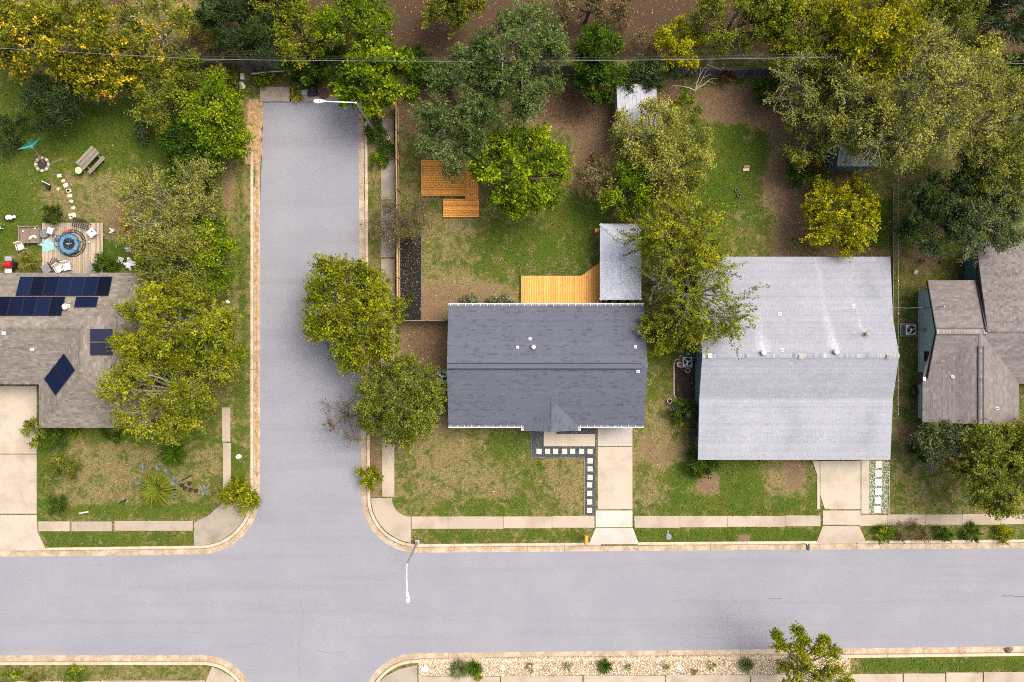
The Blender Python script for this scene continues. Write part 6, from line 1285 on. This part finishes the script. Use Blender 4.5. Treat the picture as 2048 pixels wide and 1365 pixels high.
tree('deep green bush at the back fence corner by the grey limbed tree', 1545, 178, 34, 28, 3, 'deep', 1800); shrub('leafy shrub at the foot of the bleached dead tree', 1372, 222, 34, 1.8, 'bright', 1500); tree('mid green tree at the top edge, far right', 1975, -20, 70, 50, 6, 'olive', 3000)
# --- middle and left
tree('dense yellow green tree overhanging the side street', 708, 628, 94, 108, 6.5, 'ygreen', 25000, ll=.23, lw=.15, lobes=34, lob=.33, jit=.12, wob=.11)
tree('round olive green tree at the left corner of the slate roof', 800, 802, 92, 84, 5.8, 'moss', 21000, ll=.21, lw=.12, lobes=32, lob=.34, jit=.11, wob=.06)
tree('thin leafless brown tree at the street edge by the olive crown', 690, 840, 44, 46, 4.2, 'dry', 900, ll=.17, lw=.10, twr=.012, twl=1.4, lob=.4)
tree('bare brown thinning tree beside the mulch bed fence', 800, 440, 60, 52, 3.8, 'dry', 3200, ll=.15, lw=.09, twr=.012, twl=1.4, lob=.42)
tree('huge yellow green tree over the solar roof, upper of the two there', 356, 650, 114, 92, 9, 'ygreen', 19000, ll=.23, lw=.15, lobes=30, lob=.29, jit=.12, **PAL); tree('huge yellow green tree over the lower right corner of the solar roof', 332, 785, 118, 94, 8.5, 'ygreen', 18000, ll=.22, lw=.14, lobes=28, lob=.30, jit=.12, twr=.016, **PAL)
tree('wispy pale tree with grey branches above the solar roof', 345, 415, 104, 92, 7.5, 'pale', 12500, ll=.22, lw=.11, lobes=24, lob=.34, twr=.011, twl=1.25, **PAL); tree('olive tree between the wispy tree and the solar roof', 350, 515, 88, 62, 7, 'olive', 8500, ll=.22, lw=.12, lobes=18, **PAL)
tree('green tree along the side street verge, middle one', 428, 505, 48, 82, 5.5, 'bright', 5800, ll=.24); tree('green tree along the side street verge, lower one', 430, 690, 44, 80, 5.5, 'bright', 5200, ll=.24); tree('green shrubby tree along the verge, upper one', 395, 330, 52, 50, 4.2, 'deep', 4200)
tree('deep green tree between the wispy tree and the olive one', 385, 292, 58, 48, 5, 'deep', 5000); tree('sunlit green tree at the very edge of the side street top', 462, 268, 36, 52, 4.5, 'bright', 3600)
shrub('blue green round bush on the left lawn', 283, 263, 22, 1.4, 'sage', 900); shrub('bushy green plant at the upper left corner of the grey deck', 107, 430, 20, 1.6, 'deep', 1300, ll=.26, lw=.08); shrub('dark rounded shrub under the eave beside the blue grey bin', 212, 534, 24, 1.5, 'deep', 1500); shrub('tall weeds between the barbecue and the deck', 62, 520, 22, 1.0, 'olive', 600)
shrub('tall feathery shrub at the inner corner of the left driveway', 75, 862, 26, 2.0, 'moss', 1700, ry=30, ll=.3, lw=.08); shrub('feathery shrub under the eave right of the driveway shrub', 110, 875, 26, 1.5, 'deep', 1200, ll=.28, lw=.08); shrub('yellow green low shrub under the eave of the solar roof', 145, 858, 14, 1, 'bright', 500)
shrub('olive leafy shrub in the left front lawn', 130, 933, 28, 1.8, 'moss', 1500, ll=.24, lw=.09); shrub('dark round clipped shrub in the left front lawn', 113, 1010, 19, 1.5, 'deep', 1500, ll=.12); shrub('yellow green bush over the corner pad kerb', 484, 990, 38, 2.2, 'ygreen', 2600, ll=.27, lw=.15); shrub('bright small shrub on bare soil beside the side street kerb', 738, 955, 25, 1.4, 'ygreen', 1100, ll=.26, lw=.11)
blades('wide grassy clump at the upper right of the left front lawn', 346, 908, 29, .9, 'deep', 420, .05); blades('largest grassy clump beside the blue agaves', 313, 978, 36, 1.1, 'moss', 620, .05); shrub('low ivy patch under the eave of the solar roof', 222, 870, 20, .5, 'deep', 600)
for k, (px, py, rr, lb) in enumerate(((288, 932, 9, 'blue agave, topmost of the group on the left lawn'), (281, 965, 12, 'blue agave left of the largest grassy clump'), (317, 935, 8, 'blue agave above the largest grassy clump'), (335, 943, 7, 'blue agave between the grassy clumps'), (349, 964, 12, 'large blue agave beside the black plant pots'), (409, 981, 12, 'large blue agave, rightmost of the group'), (349, 992, 6, 'smallest blue agave below the plant pots'), (314, 955, 9, 'blue agave half hidden in the largest grassy clump'))):
    blades(lb, px, py, rr, .4, 'silver', 46, .075, 'agave', 'agave', .2)
shrub('pale sage hedge clump along the back eave, left of the gap', 941, 601, 22, .9, 'hedge', 1300, ry=9); shrub('pale sage hedge clump along the back eave, right of the gap', 1005, 602, 30, .8, 'hedge', 1500, ry=8); blades('spindly seedling in the black mulch bed', 822, 592, 12, .7, 'deep', 26, .04)
shrub('leafy shrub at the lower left corner of the pale grey house', 1402, 928, 30, 1.7, 'deep', 2200, ll=.2); shrub('green shrub beside the blue bin', 1362, 820, 26, 1.6, 'deep', 1400); shrub('dark climbing shrub against the teal wall', 1381, 826, 16, 1.8, 'dark', 900, ry=26); shrub('low weedy shrub below the blue bin', 1362, 858, 20, .8, 'olive', 500)
tree('blue grey green tree in front of the taupe gable', 1882, 880, 46, 44, 4.5, 'sage', 5200, ll=.22, lw=.11, lobes=18); shrub('dark green shrub below the blue grey tree', 1838, 905, 30, 1.5, 'deep', 1500, ry=18)
tree('large dark olive elm at the lower right, overhanging the pavement', 1994, 938, 76, 78, 7.5, 'moss', 18000, ll=.22, lw=.11, lobes=32, lob=.28, droop=.2, twl=1.25, jit=.11); tree('dark olive tree at the lower right edge', 2062, 885, 40, 50, 7, 'olive', 5000, droop=.2)
shrub('dry grey twiggy bush on the right kerb verge', 1822, 1064, 46, 1.2, 'dry', 1700, ry=21, ll=.2, lw=.05); shrub('green clump left of the dry twiggy bush', 1766, 1067, 20, .8, 'bright', 800); shrub('green clump right of the dry twiggy bush', 1887, 1067, 17, .9, 'deep', 800); shrub('low dark green clump second right of the dry bush', 1943, 1066, 20, .8, 'deep', 800); shrub('golden green clump at the right kerb', 2005, 1068, 20, .8, 'ygreen', 900)
sp = [(1600, 1365, 36, 3.5), (1640, 1352, 40, 4), (1570, 1338, 24, 5), (1561, 1290, 17, 7), (1551, 1268, 11, 8), (1598, 1300, 18, 7.5), (1594, 1262, 15, 9), (1604, 1280, 15, 8), (1640, 1302, 19, 8), (1648, 1280, 12, 9), (1668, 1305, 20, 6.5), (1672, 1340, 24, 5), (1610, 1330, 28, 5.5), (1690, 1365, 26, 4), (1570, 1380, 26, 3.5)]
tree('upright open crowned tree rising from the pebble bed across the street', 1618, 1352, 70, 60, 7, 'ygreen', 6800, ll=.21, lw=.14, jit=.12, spots=sp, zf=.55, per=14, hollow=.45, twr=.014, **PAL)
blades('wide spiky grass clump, leftmost in the pebble bed', 918, 1338, 22, .9, 'sage', 240, .05); blades('spiky grass clump touching the leftmost one', 948, 1336, 19, .9, 'deep', 200, .05); shrub('light green weed at the pavement edge of the pebble bed', 954, 1350, 12, .5, 'bright', 300); blades('spiky grass clump in the middle of the pebble bed', 1210, 1332, 17, 1.0, 'deep', 240, .05); blades('round spiky grass clump at the right of the pebble bed', 1493, 1330, 17, .9, 'sage', 240, .05)
for k, (px, py, rr, lb) in enumerate(((1059, 1336, 10, 'tiny weed right of the cream boulder'), (1135, 1332, 11, 'tiny weed left of the middle spiky clump'), (1256, 1334, 6, 'tiny weed just right of the middle spiky clump'), (1333, 1333, 8, 'tiny weed left of the last white rock'), (1424, 1331, 10, 'yellow tiny weed left of the round spiky clump'), (1388, 1343, 6, 'yellow tiny weed at the pavement edge near the last white rock'))):
    shrub(lb, px, py, rr, .3, 'ygreen' if 'yellow' in lb else 'bright', 90, name='weed', cat='weed', ll=.1, lw=.05)
shrub('green bush in the bottom left verge, left one', 20, 1358, 22, 1.0, 'bright', 600); shrub('green bush in the bottom left verge, middle one', 70, 1360, 14, .8, 'olive', 400); shrub('green bush in the bottom left verge, right one', 152, 1353, 24, 1.2, 'bright', 800)
shrub('rust brown vine heaped over the dark board fence', 1450, 153, 17, 1.6, 'rust', 700) if 'rust' in L else None
blades('white flowering tuft by the elm in the right front yard', 1862, 938, 10, .3, 'silver', 60, .03, 'flower_clump', 'flower')
SC.cycles.use_denoising = DENOISE
GROUPS = {'tree': 'trees around the yards and in the woods behind', 'shrub': 'shrubs round the houses and verges', 'weed': 'weeds in the pebble bed', 'agave': 'blue agaves on the left front lawn', 'house': 'houses along the main street', 'street lamp': 'street lamps', 'air conditioner': 'air conditioners beside the houses',
          'pot': 'pots about the yards', 'chair': 'chairs round the grey deck', 'rock': 'rocks on the verges and beds', 'deck': 'wooden decks', 'fence': 'yard fences', 'utility pole': 'utility poles on the back line', 'mailbox': 'mailboxes along the main street', 'toy': 'toys scattered behind the solar roof', 'hose': 'hoses lying on the lawns', 'shed': 'sheds in the back yards', 'shell': 'shells and stones in the oval tub'}
for o in list(SC.objects):
    if o.parent is None and o.get('category') in GROUPS and 'group' not in o: o['group'] = GROUPS[o['category']]
